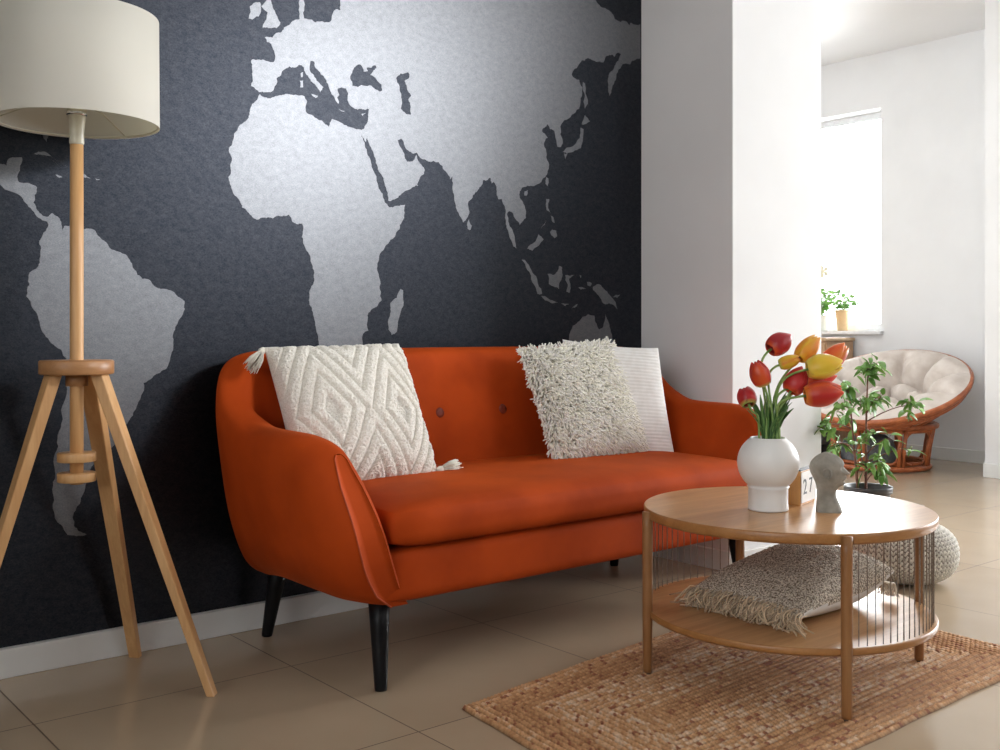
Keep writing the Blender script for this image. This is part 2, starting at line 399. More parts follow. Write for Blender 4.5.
LAND_MAIN=[[(1.484,1.667),(1.475,1.648),(1.458,1.633),(1.45,1.609),(1.446,1.588),(1.424,1.566),(1.408,1.544),(1.395,1.515),(1.383,1.491),(1.38,1.479),(1.387,1.464),(1.385,1.437),(1.387,1.413),(1.378,1.397),(1.383,1.378),(1.391,1.359),(1.412,1.333),(1.424,1.307),(1.446,1.293),(1.463,1.277),(1.473,1.273),(1.497,1.282),(1.514,1.284),(1.527,1.281),(1.541,1.29),(1.567,1.294),(1.585,1.297),(1.596,1.276),(1.612,1.269),(1.632,1.272),(1.635,1.25),(1.63,1.229),(1.635,1.209),(1.653,1.181),(1.662,1.161),(1.67,1.129),(1.674,1.1),(1.672,1.079),(1.662,1.063),(1.658,1.038),(1.658,1.013),(1.667,0.993),(1.676,0.964),(1.681,0.94),(1.688,0.915),(1.692,0.882),(1.713,0.825),(1.747,0.785),(1.796,0.797),(1.843,0.836),(1.859,0.881),(1.859,0.915),(1.881,0.928),(1.879,0.97),(1.881,0.988),(1.904,1.005),(1.919,1.014),(1.934,1.031),(1.931,1.061),(1.929,1.096),(1.919,1.126),(1.917,1.156),(1.924,1.182),(1.939,1.2),(1.955,1.222),(1.97,1.24),(1.991,1.259),(2.007,1.277),(2.017,1.304),(2.028,1.336),(2.031,1.364),(2.007,1.358),(1.981,1.351),(1.965,1.35),(1.955,1.361),(1.941,1.379),(1.927,1.406),(1.916,1.431),(1.914,1.435),(1.904,1.464),(1.894,1.489),(1.884,1.514),(1.874,1.538),(1.867,1.554),(1.859,1.575),(1.853,1.584),(1.864,1.573),(1.871,1.563),(1.875,1.577),(1.876,1.59),(1.881,1.565),(1.894,1.54),(1.909,1.512),(1.919,1.483),(1.934,1.459),(1.945,1.434),(1.953,1.41),(1.958,1.391),(1.962,1.372),(1.972,1.372),(2.001,1.386),(2.022,1.405),(2.054,1.421),(2.086,1.437),(2.081,1.433),(2.092,1.461),(2.108,1.476),(2.113,1.494),(2.092,1.514),(2.081,1.53),(2.078,1.542),(2.07,1.525),(2.054,1.516),(2.038,1.514),(2.028,1.529),(2.022,1.546),(2.007,1.566),(1.999,1.585),(2.012,1.591),(2.022,1.585),(2.028,1.569),(2.044,1.553),(2.065,1.544),(2.078,1.55),(2.084,1.546),(2.097,1.532),(2.13,1.524),(2.174,1.527),(2.191,1.515),(2.196,1.502),(2.213,1.49),(2.224,1.47),(2.235,1.486),(2.235,1.461),(2.237,1.465),(2.235,1.442),(2.241,1.42),(2.247,1.388),(2.258,1.357),(2.275,1.336),(2.284,1.32),(2.301,1.337),(2.312,1.361),(2.308,1.398),(2.327,1.422),(2.351,1.443),(2.369,1.463),(2.375,1.481),(2.398,1.485),(2.41,1.494),(2.416,1.473),(2.426,1.482),(2.435,1.469),(2.441,1.446),(2.447,1.418),(2.465,1.42),(2.471,1.401),(2.484,1.379),(2.48,1.35),(2.484,1.327),(2.496,1.304),(2.508,1.271),(2.521,1.246),(2.536,1.239),(2.529,1.268),(2.521,1.296),(2.505,1.318),(2.496,1.337),(2.49,1.365),(2.5,1.378),(2.521,1.367),(2.527,1.353),(2.546,1.34),(2.552,1.328),(2.565,1.342),(2.584,1.357),(2.58,1.391),(2.571,1.409),(2.552,1.432),(2.552,1.456),(2.565,1.471),(2.59,1.481),(2.616,1.481),(2.648,1.493),(2.661,1.5),(2.681,1.521),(2.694,1.547),(2.698,1.582),(2.687,1.62),(2.678,1.658),(2.694,1.674),(2.681,1.688),(2.665,1.7),(2.678,1.712),(2.694,1.728),(2.707,1.71),(2.727,1.708),(2.736,1.679),(2.747,1.646),(2.765,1.648),(2.774,1.669),(2.761,1.697),(2.761,1.727),(2.781,1.754),(2.808,1.765),(2.842,1.792),(2.87,1.837),(2.879,1.868),(2.881,1.899),(2.863,1.926),(2.822,1.94),(2.849,1.969),(2.877,2.004),(2.905,2.017),(2.941,2.015),(2.976,2.017),(2.998,2.016),(3.02,2.048),(3.049,2.058),(3.064,2.051),(3.086,2.072),(3.101,2.067),(3.086,2.039),(3.064,2.014),(3.034,1.979),(3.024,1.946),(3.027,1.915),(3.034,1.886),(3.049,1.919),(3.071,1.958),(3.086,2.002),(3.109,2.027),(3.154,2.034),(3.177,2.054),(3.217,2.069),(3.217,2.214),(3.161,2.209),(3.154,2.197),(3.131,2.209),(3.064,2.206),(3.049,2.224),(3.027,2.235),(2.991,2.238),(2.962,2.253),(2.938,2.291),(2.893,2.337),(2.816,2.384),(2.7,2.411),(2.557,2.415),(2.435,2.467),(2.317,2.481),(2.249,2.406),(2.139,2.406),(2.053,2.307),(1.962,2.258),(1.898,2.195),(1.858,2.213),(1.804,2.233),(1.736,2.256),(1.669,2.214),(1.626,2.139),(1.644,2.085),(1.706,2.085),(1.758,2.13),(1.789,2.097),(1.758,2.051),(1.773,2.021),(1.773,2.004),(1.773,1.987),(1.752,1.983),(1.742,1.965),(1.737,1.943),(1.704,1.937),(1.681,1.928),(1.667,1.935),(1.639,1.933),(1.635,1.952),(1.641,1.978),(1.63,2.008),(1.621,2.002),(1.619,1.957),(1.623,1.929),(1.603,1.92),(1.585,1.902),(1.567,1.89),(1.554,1.872),(1.532,1.86),(1.527,1.851),(1.501,1.848),(1.507,1.835),(1.523,1.83),(1.532,1.812),(1.532,1.776),(1.51,1.774),(1.488,1.774),(1.463,1.772),(1.454,1.767),(1.457,1.743),(1.458,1.72),(1.454,1.688),(1.467,1.682),(1.48,1.673),(1.497,1.674),(1.519,1.678),(1.532,1.692),(1.541,1.709),(1.541,1.725),(1.558,1.744),(1.576,1.763),(1.585,1.771),(1.603,1.769),(1.617,1.779),(1.63,1.781),(1.639,1.775),(1.644,1.757),(1.658,1.743),(1.672,1.729),(1.686,1.719),(1.697,1.704),(1.704,1.713),(1.709,1.722),(1.695,1.733),(1.676,1.75),(1.662,1.764),(1.658,1.78),(1.662,1.801),(1.676,1.8),(1.681,1.78),(1.7,1.762),(1.718,1.749),(1.728,1.733),(1.733,1.718),(1.742,1.702),(1.756,1.684),(1.766,1.677),(1.761,1.697),(1.769,1.706),(1.761,1.722),(1.776,1.732),(1.795,1.731),(1.803,1.715),(1.8,1.694),(1.81,1.678),(1.829,1.668),(1.849,1.671),(1.869,1.67),(1.884,1.674),(1.881,1.65),(1.874,1.623),(1.864,1.605),(1.849,1.602),(1.819,1.604),(1.795,1.609),(1.766,1.618),(1.742,1.623),(1.733,1.609),(1.728,1.596),(1.714,1.603),(1.686,1.616),(1.667,1.626),(1.644,1.635),(1.644,1.651),(1.649,1.668),(1.639,1.683),(1.621,1.682),(1.594,1.681),(1.567,1.677),(1.549,1.672),(1.532,1.664),(1.519,1.658),(1.501,1.659)],[(1.81,1.767),(1.819,1.794),(1.834,1.813),(1.849,1.82),(1.859,1.81),(1.864,1.797),(1.879,1.802),(1.874,1.813),(1.909,1.827),(1.914,1.818),(1.899,1.802),(1.889,1.79),(1.914,1.779),(1.934,1.765),(1.937,1.745),(1.924,1.74),(1.899,1.751),(1.869,1.751),(1.839,1.742),(1.819,1.743)],[(1.993,1.796),(2.012,1.816),(2.044,1.825),(2.049,1.809),(2.028,1.792),(2.038,1.772),(2.056,1.744),(2.044,1.729),(2.054,1.708),(2.056,1.68),(2.033,1.679),(2.012,1.694),(2.017,1.721),(2.014,1.746),(2.007,1.771)]]
ISLANDS=[[(1.501,1.997),(1.507,1.967),(1.488,1.943),(1.51,1.927),(1.501,1.898),(1.493,1.876),(1.514,1.879),(1.541,1.884),(1.554,1.904),(1.541,1.925),(1.527,1.947),(1.521,1.969),(1.527,1.999)],[(1.45,1.935),(1.467,1.95),(1.484,1.954),(1.487,1.931),(1.48,1.909),(1.458,1.895),(1.446,1.895),(1.452,1.916)],[(1.626,1.755),(1.635,1.76),(1.633,1.743),(1.627,1.742)],[(1.623,1.731),(1.635,1.733),(1.635,1.711),(1.624,1.709)],[(1.665,1.694),(1.69,1.691),(1.681,1.683)],[(1.766,1.66),(1.79,1.656),(1.777,1.653)],[(1.854,1.655),(1.871,1.66),(1.859,1.649)],[(1.97,1.023),(1.996,1.041),(2.012,1.072),(2.022,1.068),(2.022,1.037),(2.012,0.993),(1.996,0.924),(1.975,0.913),(1.962,0.932),(1.962,0.967),(1.972,0.993)],[(2.304,1.324),(2.31,1.333),(2.322,1.311),(2.316,1.294),(2.304,1.299)],[(2.562,1.197),(2.577,1.198),(2.603,1.17),(2.635,1.138),(2.661,1.09),(2.665,1.07),(2.642,1.07),(2.616,1.113),(2.59,1.16)],[(2.59,1.24),(2.629,1.268),(2.648,1.299),(2.674,1.281),(2.648,1.255),(2.616,1.234)],[(2.687,1.438),(2.704,1.439),(2.697,1.404),(2.71,1.384),(2.689,1.396)],[(2.71,1.376),(2.726,1.367),(2.731,1.348),(2.72,1.352)],[(2.718,1.322),(2.74,1.319),(2.744,1.297),(2.731,1.289),(2.707,1.312)],[(2.661,1.324),(2.687,1.357),(2.681,1.34)],[(2.577,1.458),(2.593,1.464),(2.588,1.442),(2.575,1.443)],[(2.687,1.522),(2.698,1.518),(2.694,1.488),(2.683,1.497)],[(2.661,1.062),(2.687,1.059),(2.72,1.047),(2.75,1.038),(2.72,1.035),(2.681,1.046)],[(2.788,1.148),(2.836,1.15),(2.808,1.134),(2.815,1.114),(2.812,1.079),(2.794,1.083),(2.801,1.113),(2.788,1.128)],[(2.767,1.036),(2.808,1.034),(2.788,1.026)],[(2.822,1.016),(2.856,1.035),(2.842,1.022)],[(2.905,1.125),(2.933,1.119),(2.924,1.107),(2.909,1.111)],[(2.941,1.107),(2.984,1.114),(3.02,1.089),(3.049,1.064),(3.079,1.018),(3.049,1.038),(3.013,1.037),(2.991,1.047),(2.962,1.077),(2.941,1.092)],[(3.054,1.067),(3.094,1.078),(3.079,1.064)],[(2.863,1.151),(2.874,1.149),(2.872,1.138)],[(2.856,1.1),(2.901,1.096),(2.873,1.093)],[(2.808,0.899),(2.815,0.924),(2.829,0.949),(2.856,0.964),(2.884,0.985),(2.912,0.995),(2.948,0.99),(2.952,0.965),(2.976,0.934),(2.998,0.945),(3.01,0.996),(3.02,0.976),(3.034,0.945),(3.049,0.903),(3.081,0.809),(3.046,0.708),(2.938,0.667),(2.844,0.718),(2.768,0.791)],[(2.694,1.149),(2.72,1.145),(2.747,1.161),(2.754,1.181),(2.771,1.177),(2.774,1.147),(2.761,1.122),(2.754,1.092),(2.727,1.101),(2.701,1.11)],[(2.884,1.919),(2.895,1.916),(2.898,1.876),(2.912,1.837),(2.895,1.815),(2.887,1.844),(2.893,1.875)],[(2.895,1.79),(2.924,1.768),(2.898,1.754),(2.877,1.752)],[(2.87,1.736),(2.887,1.733),(2.884,1.697),(2.873,1.655),(2.829,1.635),(2.794,1.627),(2.774,1.629),(2.808,1.651),(2.842,1.667),(2.867,1.695)],[(2.781,1.625),(2.801,1.627),(2.788,1.603)],[(0.811,1.405),(0.827,1.414),(0.85,1.413),(0.87,1.397),(0.887,1.392),(0.907,1.379),(0.883,1.376),(0.87,1.39),(0.847,1.403),(0.827,1.405)],[(0.872,1.356),(0.89,1.35),(0.883,1.348)],[(0.91,1.358),(0.927,1.368),(0.948,1.365),(0.965,1.354),(0.948,1.355)],[(0.979,1.355),(0.992,1.353),(0.983,1.351)],[(0.228,2.059),(0.389,2.156),(0.587,2.192),(0.781,2.169),(0.885,2.033),(0.925,1.931),(0.885,1.853),(0.89,1.758),(0.871,1.644),(0.863,1.533),(0.853,1.46),(0.848,1.443),(0.837,1.464),(0.806,1.498),(0.751,1.485),(0.687,1.461),(0.658,1.4),(0.677,1.355),(0.731,1.371),(0.747,1.367),(0.753,1.388),(0.785,1.394),(0.78,1.371),(0.774,1.346),(0.778,1.326),(0.82,1.32),(0.824,1.316),(0.817,1.295),(0.814,1.274),(0.824,1.254),(0.837,1.241),(0.853,1.239),(0.863,1.249),(0.877,1.241),(0.887,1.227),(0.89,1.199),(0.895,1.216),(0.91,1.218),(0.948,1.21),(0.976,1.21),(0.986,1.195),(1.004,1.181),(1.025,1.157),(1.05,1.151),(1.069,1.141),(1.083,1.12),(1.087,1.106),(1.098,1.088),(1.113,1.077),(1.135,1.074),(1.15,1.056),(1.173,1.05),(1.196,1.046),(1.219,1.028),(1.24,1.014),(1.24,0.991),(1.226,0.964),(1.211,0.938),(1.203,0.908),(1.205,0.878),(1.196,0.848),(1.184,0.815),(1.173,0.811),(1.154,0.8),(1.142,0.789),(1.116,0.775),(1.113,0.746),(1.101,0.721),(1.09,0.696),(1.076,0.671),(1.047,0.625),(1.025,0.594),(0.993,0.591),(0.969,0.545),(0.955,0.503),(0.945,0.469),(0.938,0.448),(0.927,0.432),(0.917,0.408),(0.921,0.383),(0.934,0.367),(0.955,0.356),(0.927,0.354),(0.904,0.36),(0.893,0.379),(0.877,0.399),(0.868,0.428),(0.867,0.47),(0.865,0.511),(0.87,0.546),(0.87,0.588),(0.877,0.629),(0.887,0.67),(0.89,0.719),(0.897,0.782),(0.902,0.845),(0.887,0.874),(0.86,0.892),(0.843,0.916),(0.83,0.95),(0.82,0.978),(0.807,1.005),(0.796,1.019),(0.798,1.033),(0.804,1.05),(0.8,1.06),(0.801,1.074),(0.827,1.102),(0.83,1.123),(0.834,1.151),(0.83,1.172),(0.847,1.2),(0.853,1.218),(0.85,1.225),(0.827,1.234),(0.811,1.253),(0.794,1.272),(0.778,1.292),(0.756,1.3),(0.731,1.315),(0.658,1.327),(0.564,1.389),(0.475,1.48),(0.368,1.588),(0.247,1.71)],[(1.021,2.294),(1.137,2.43),(1.289,2.494),(1.369,2.428),(1.305,2.288),(1.227,2.192),(1.181,2.077),(1.122,2.106),(1.078,2.196)],[(1.379,2.124),(1.452,2.16),(1.479,2.13),(1.418,2.091)]]

poly2d('continent',[fractal(l,rng) for l in LAND_MAIN],-.0034,M['land'],mural)
for k,l in enumerate(ISLANDS):
    if max(p[0] for p in l)<XL+.02: continue
    l=[(max(x,XL+.01),z) for x,z in l]
    big=(max(p[0] for p in l)-min(p[0] for p in l))>.5
    poly2d('continent' if big or k==26 else 'island',[fractal(l,rng,.14,2)],-.0034,M['land'],mural)

# ------------------------------------------------------------------ sofa
sofa=thing('sofa','rust orange velvet sofa with curved tub back and black tapered legs','sofa',(2.21,-.42,0))
SO=Vector((2.21,-.42,0))
XA,XB,YK=1.25,3.165,-.035; RC=.20
def Fy(z): return sinterp([(.21,-.745),(.25,-.765),(.30,-.782),(.36,-.794),(.42,-.796),(.48,-.786),(.54,-.766),(.59,-.738),(.63,-.705),(.66,-.67)],z)
# plan stations: (x,y,nx,ny,hb,kind) built from left front to right front
def station():
    S=[]
    ya=YK-RC-.05
    for a in [1,.985,.95,.9,.82,.72,.6,.48,.36,.24,.12]: S.append(('L',a))
    for k in range(0,11): S.append(('CL',k/10))
    for k in range(1,20): S.append(('B',k/20))
    for k in range(0,11): S.append(('CR',1-k/10))
    for a in [.12,.24,.36,.48,.6,.72,.82,.9,.95,.985,1]: S.append(('R',a))
    return S
def topz(y):   # ridge height along the arm, by distance from the wall
    return sinterp([(-.72,.630),(-.69,.648),(-.64,.660),(-.54,.662),(-.41,.664),(-.31,.676),(-.25,.704),(-.20,.748),(-.14,.806),(-.085,.85),(-.035,.868)],y)
def outin(v,back):   # outward offset (inset at foot)
    return -sinterp([(0,.150),(.1,.098),(.25,.060),(.4,.037),(.72,.010),(.9,0),(1,.004)],v)
def section(st):
    kind,p=st; pts=[]
    NO=9
    if kind in('L','R'):
        yb=YK-RC-.05; a=p
        yt=yb+(-.72-yb)*a; ht=topz(yt)-(.012 if a==1 else 0)
        sgn=-1 if kind=='L' else 1; X0=XA if kind=='L' else XB
        vs=[i/NO for i in range(NO+1)]
        th_top=.095
        e=0 if a<.9 else (.012 if a==1 else .004 if a>.98 else 0)
        def P(v,inner,dz=0):
            z=.215+(ht-.035-.215)*v
            yf=Fy(z) if v<1 else Fy(z)
            y=yb+(yf-yb)*a
            o=outin(v,0)*(1 if v<.5 else 1)
            thick=.125+.095*(1-v)**.8
            eo=(.055+.012*(1-v))*max(0,(a-.72)/.28)**2
            if inner: x=X0-sgn*(thick+(-o)*.5)+sgn*e
            else: x=X0+sgn*(o)-sgn*(e+eo)
            return (x,y,z)
        outer=[P(v,False) for v in vs]; inner=[P(v,True) for v in reversed(vs)]
        xo=outer[-1][0]; xi=inner[0][0]; yt2=outer[-1][1]; cx=(xo+xi)/2; hw=(xo-xi)/2
        top=[]
        for t in (35,65,90,115,145):
            c=cos(math.radians(t)); s_=sin(math.radians(t)); zz=ht-.035+.035*s_
            top.append((cx+hw*c,yb+(Fy(zz)-yb)*a if a>0 else yt2,zz))
        return outer+top+inner
    # back & corners
    if kind=='B':
        x=XA+RC+(XB-XA-2*RC)*p; base=Vector((x,YK,0)); n=Vector((0,1,0)); w=1; h=.868+.004*sin(PI*p)
    else:
        ang=(PI/2)*p if kind=='CL' else (PI/2)*p
        sgn=-1 if kind=='CL' else 1
        cxn=XA+RC if kind=='CL' else XB-RC
        base=Vector((cxn+sgn*RC*cos(ang),YK-RC+RC*sin(ang),0)); n=Vector((sgn*cos(ang),sin(ang),0)); w=(sin(ang))**1.5
        if p==0: base.y-=.0
        h=topz(base.y)
    thick_t=.10+.03*w; inset=.07*w
    pts=[]
    for i in range(NO+1):
        v=i/NO; z=.215+(h-.035-.215)*v; o=outin(v,1)*(1-.6*w); q=base+n*o; pts.append((q.x,q.y,z))
    qo=Vector(pts[-1]); 
    inn=[]
    for i in range(NO+1):
        v=1-i/NO; z=.215+(h-.035-.215)*v
        lean=.10*w*(1-v)
        thick=thick_t+.055*(1-v)*(1-w)+lean
        # slight belly
        thick+=.012*sin(PI*min(1,v*1.1))*w
        q=base-n*thick; inn.append((q.x,q.y,z))
    qi=Vector(inn[0]); c=(qo+qi)/2; hw=(qo-qi).length/2; dirv=(qo-qi).normalized(); top=[]
    for t in (35,65,90,115,145):
        cc=cos(math.radians(t)); s_=sin(math.radians(t)); q=c+dirv*hw*cc; top.append((q.x,q.y,h-.035+.035*s_))
    return pts+top+inn
ST=station(); SEC=[section(s_) for s_ in ST]; ns=len(SEC[0]); V=[];F=[]
for s_ in SEC:
    for p in s_: V.append(Vector(p)-SO)
for i in range(len(SEC)-1):
    for j in range(ns):
        F.append((i*ns+j,i*ns+(j+1)%ns,(i+1)*ns+(j+1)%ns,(i+1)*ns+j))
def endcap(i,out):
    # pair outer/inner vertices by rows: strip quads
    idx=[i*ns+j for j in range(ns)]; half=ns//2; fs=[]
    a=idx[:half]; b=idx[half:][::-1]
    for k in range(min(len(a),len(b))-1):
        q=(a[k],a[k+1],b[k+1],b[k]); fs.append(q if out else q[::-1])
    return fs
F+=endcap(0,True)+endcap(len(SEC)-1,False)
shell=mesh('backrest_shell',V,F,M['velvet'],sofa)
m=shell.modifiers.new('s','SUBSURF'); m.levels=2; m.render_levels=2
# piping down the two arm fronts (outer and inner edge of the front panel)
def bevel_path(sec,idx): return [Vector(sec[j])-SO+Vector((0,-.003,0)) for j in idx]
for sec in (SEC[0],SEC[-1]):
    P=bevel_path(sec,range(0,12)); Q=[]
    for i in range(len(P)-1):
        for t in (0,.5): Q.append(P[i].lerp(P[i+1],t))
    tube('piping',Q,[.0024]*(len(Q)-4)+[.0018,.0012,.0008,.0004],M['velvet_piping'],sofa,6)
# front rail and underside
def rbox(name,x0,x1,y0,y1,z0,z1,mat,parent,r=.03,nx=24,ny=12,nzv=6,fn=None,origin=SO):
    """rounded box built as superellipsoid-like shell of a subdivided cube"""
    bm=bmesh.new(); bmesh.ops.create_cube(bm,size=2)
    bmesh.ops.subdivide_edges(bm,edges=bm.edges[:],cuts=11,use_grid_fill=True)
    hx,hy,hz=(x1-x0)/2,(y1-y0)/2,(z1-z0)/2; c=Vector(((x0+x1)/2,(y0+y1)/2,(z0+z1)/2))
    for v in bm.verts:
        # redistribute so that rounded zone has vertices
        p=Vector((v.co.x*hx,v.co.y*hy,v.co.z*hz))
        def rem(t,h):
            s_=1 if t>=0 else -1; a=abs(t)/h
            k=r/h; a=a**.55 if a>0 else 0
            return s_*a*h
        p=Vector((rem(p.x,hx),rem(p.y,hy),p.z))
        q=Vector((max(-hx+r,min(hx-r,p.x)),max(-hy+r,min(hy-r,p.y)),max(-hz+r,min(hz-r,p.z))))
        d=p-q
        if d.length>1e-9: p=q+d.normalized()*min(r,d.length) if d.length>r else q+d
        if fn: p=fn(p,hx,hy,hz)
        v.co=p+c-origin
    me=bpy.data.meshes.new(name); bm.to_mesh(me); bm.free()
    me.polygons.foreach_set('use_smooth',[True]*len(me.polygons)); me.materials.append(mat)
    o=bpy.data.objects.new(name,me); C.objects.link(o); o.parent=parent
    m=o.modifiers.new('s','SUBSURF'); m.levels=1; m.render_levels=2
    return o
rbox('seat_frame',1.44,2.98,-.775,-.10,.220,.368,M['velvet'],sofa,.035)
def cush(p,hx,hy,hz):
    fx=1-abs(p.x/hx)**6; fy=1-abs(p.y/hy)**4
    if p.z>0: p=p+Vector((0,0,.022*fx*fy+.002*sin(p.x*9+1)))
    if p.y<-hy*.8: p=p+Vector((0,-.012*(1-abs(p.x/hx)**3)*(1 if abs(p.z)<hz else .6),0))
    return p
rbox('seat_cushion',1.455,2.965,-.805,-.16,.366,.478,M['velvet'],sofa,.045,fn=cush)
def leg(xb,yb,xt,yt):
    P=[Vector((xt+(xb-xt)*t,yt+(yb-yt)*t,.235*(1-t))) - SO for t in (0,.33,.66,.97,1)]
    tube('leg',P,[.029,.0245,.0205,.0165,.0155],M['black_wood'],sofa,20)
leg(1.462,-.728,1.474,-.70); leg(1.458,-.10,1.485,-.135); leg(2.958,-.728,2.946,-.70); leg(2.962,-.10,2.935,-.135)
for bx in (1.765,2.035,2.305,2.575):
    lathe('button',[(.0,-.004),(.015,-.003),(.018,.000),(.016,.0035),(.008,.005),(0,.0045)],M['button'],sofa,20,(0,0,0))
    o=bpy.context.scene.objects[-1] if False else C.objects[-1]
    o.matrix_local=Matrix.Translation(Vector((bx,-.200,.655))-SO)@Euler((PI/2-.12,0,0)).to_matrix().to_4x4()

# ------------------------------------------------------------------ cushions
def frame_from(bl,br,tl,tr,extra_back=0):
    bl,br,tl,tr=map(Vector,(bl,br,tl,tr)); c=(bl+br+tl+tr)/4
    u=((br-bl)+(tr-tl)).normalized(); v=((tl-bl)+(tr-br)); v=(v-u*v.dot(u)).normalized(); n=u.cross(v)
    w=((br-bl).length+(tr-tl).length)/2; h=((tl-bl).length+(tr-br).length)/2
    return Matrix(((u.x,v.x,n.x,c.x),(u.y,v.y,n.y,c.y),(u.z,v.z,n.z,c.z),(0,0,0,1))),w,h
def pillow_pt(a,b,w,h,t,side,pinch=.06,hf=None):
    # a,b in -1..1
    e=1-.0; sx=w/2*(1-pinch*(b*b-1)**2*0)-0
    x=a*w/2*(1-pinch*(1-b*b)*abs(a)**3); y=b*h/2*(1-pinch*(1-a*a)*abs(b)**3)
    pr=max(0,(1-abs(a)**2.6))**.5*max(0,(1-abs(b)**2.6))**.5
    z=side*t/2*pr
    if hf: z+=side*hf(a,b)*min(1,pr*3.6)
    return (x,y,z)
def pillow(name,w,h,t,mat,parent,n=60,pinch=.06,hf=None,hb=None,warp=None):
    V=[];F=[]; m=n
    def g(side,hf):
        vv=[]
        for i in range(m+1):
            for j in range(m+1):
                a=-1+2*i/m; b=-1+2*j/m
                a=sin(a*PI/2)*.6+a*.4; b=sin(b*PI/2)*.6+b*.4
                p=pillow_pt(a,b,w,h,t,side,pinch,hf)
                if warp: p=warp(Vector(p),a,b)
                vv.append(p)
        return vv
    V=g(1,hf)+g(-1,hb); K=(m+1)*(m+1)
    for i in range(m):
        for j in range(m):
            a=i*(m+1)+j; b=a+1; c=a+m+2; d=a+m+1
            F.append((a,d,c,b)); F.append((a+K,b+K,c+K,d+K))
    # weld edges
    o=mesh(name,V,F,mat,parent)
    bm=bmesh.new(); bm.from_mesh(o.data); bmesh.ops.remove_doubles(bm,verts=bm.verts,dist=.0004); bm.to_mesh(o.data); bm.free()
    o.data.polygons.foreach_set('use_smooth',[True]*len(o.data.polygons))
    return o
# 1. tufted diamond cushion
def tri(x): return abs((x%1)-.5)*2      # 1 at integers, 0 at halves
def diamond(a,b):
    u=(a+1)/2; v=(1-b)/2
    p=1-tri((u-.25+.02*sin(v*7))/.50); q=1-tri((v-.53+.02*sin(u*6))/.98)
    # p,q: 0 at the diamond centre, 1 at its tips
    d=p+q*1.05
    k=d*2.75
    groove=min(1,abs(sin(PI*(k-.5)))**.5*1.12)
    if d<.15: groove=.2
    return .0165*groove+.0036*nz(a*30,b*30,3)+.0026*nz(a*62,b*62,7)
mt,w,h=frame_from((1.425,-.405,.475),(1.885,-.385,.475),(1.400,-.20,.865),(1.855,-.205,.88))
t1=thing('throw_pillow','cream tufted pillow with raised diamond pattern and corner tassels, at left end of the sofa','pillow')
t1.matrix_world=mt
body=pillow('pillow_cover',w+.02,h+.02,.155,M['cotton'],t1,240,.05,diamond)
def tassel(parent,p,dirv,ln=.075,seed=0):
    rg=random.Random(seed); mb=MB(); p=Vector(p); d=Vector(dirv).normalized(); u=d.orthogonal().normalized(); v=d.cross(u)
    mb.tube([p,p+d*.012,p+d*.022],[.006,.011,.010],8,col=(.84,.80,.70))
    for k in range(90):
        a=rg.uniform(0,2*PI); r=rg.uniform(.2,1); s=p+d*.018+u*cos(a)*r*.008+v*sin(a)*r*.008; e=p+d*(ln*rg.uniform(.85,1.05))+u*cos(a)*r*.024+v*sin(a)*r*.024
        mid=s.lerp(e,.5)+u*cos(a)*.004+v*sin(a)*.004; c=rg.uniform(.62,.86)
        mb.tube([s,mid,e],[.0016,.0016,.0011],4,col=(c,c*.95,c*.82))
    return mb.build('tassel',M['yarn'],parent)
inv=mt.inverted()
def dloc(v): return inv.to_3x3()@Vector(v)
tassel(t1,(-w/2-.012,h/2+.006,0),dloc((-.75,-.45,-.70)),.085,1)
tassel(t1,(w/2-.005,-h/2+.012,.025),dloc((1,-.12,.10)),.08,2)

# 2. shaggy cushion
mt,w,h=frame_from((2.355,-.42,.485),(2.805,-.44,.497),(2.295,-.27,.855),(2.735,-.27,.892))
t2=thing('throw_pillow','cream shaggy pillow of long yarn loops, leaning in front of a plain white pillow','pillow'); t2.matrix_world=mt
pillow('pillow_cover',w-.02,h-.02,.11,M['shag_base'],t2,40,.04)
rg=random.Random(11); mb=MB()
for k in range(6200):
    a=rg.uniform(-1,1); b=rg.uniform(-1,1); side=1
    if k>5600:
        e=rg.choice((0,1,2,3)); 
        if e==0:a=-.99
        elif e==1:a=.99
        elif e==2:b=-.99
        else:b=.99
    p=Vector(pillow_pt(a,b,w-.02,h-.02,.11,1,.04)); n=Vector((a*abs(a)**3*1.2,b*abs(b)**3*1.2,1-.5*max(abs(a),abs(b))**6)).normalized()
    n=(n+Vector((rg.gauss(0,.5),rg.gauss(0,.5)-.35,rg.gauss(0,.2)))).normalized()
    ln=rg.uniform(.018,.032); q=p+n*ln*.6; e_=q+(n+Vector((rg.gauss(0,.3),-.5+rg.gauss(0,.3),0))).normalized()*ln*.5
    c=rg.uniform(.88,1.0); c2=rg.uniform(.82,.94)
    mb.tube([p-n*.003,q,e_],[.0026,.0028,.0018],4,col=(c,c*.97,c*c2))
mb.build('shag_pile',M['yarn'],t2,kind='stuff')

# 3. ribbed white cushion
mt,w,h=frame_from((2.62,-.325,.480),(2.955,-.47,.473),(2.52,-.20,.885),(2.835,-.345,.846))
t3=thing('throw_pillow','plain white ribbed pillow half hidden behind the cream shaggy one','pillow'); t3.matrix_world=mt
rib=lambda a,b:.0022*(.5+.5*cos(b*2*PI*17))**.5
pillow('pillow_cover',w+.02,h+.01,.12,M['white_rib'],t3,150,.05,rib,rib,lambda p,a,b:Vector((p.x-.032*b+.012,p.y-.004-.004*b*a,p.z)))

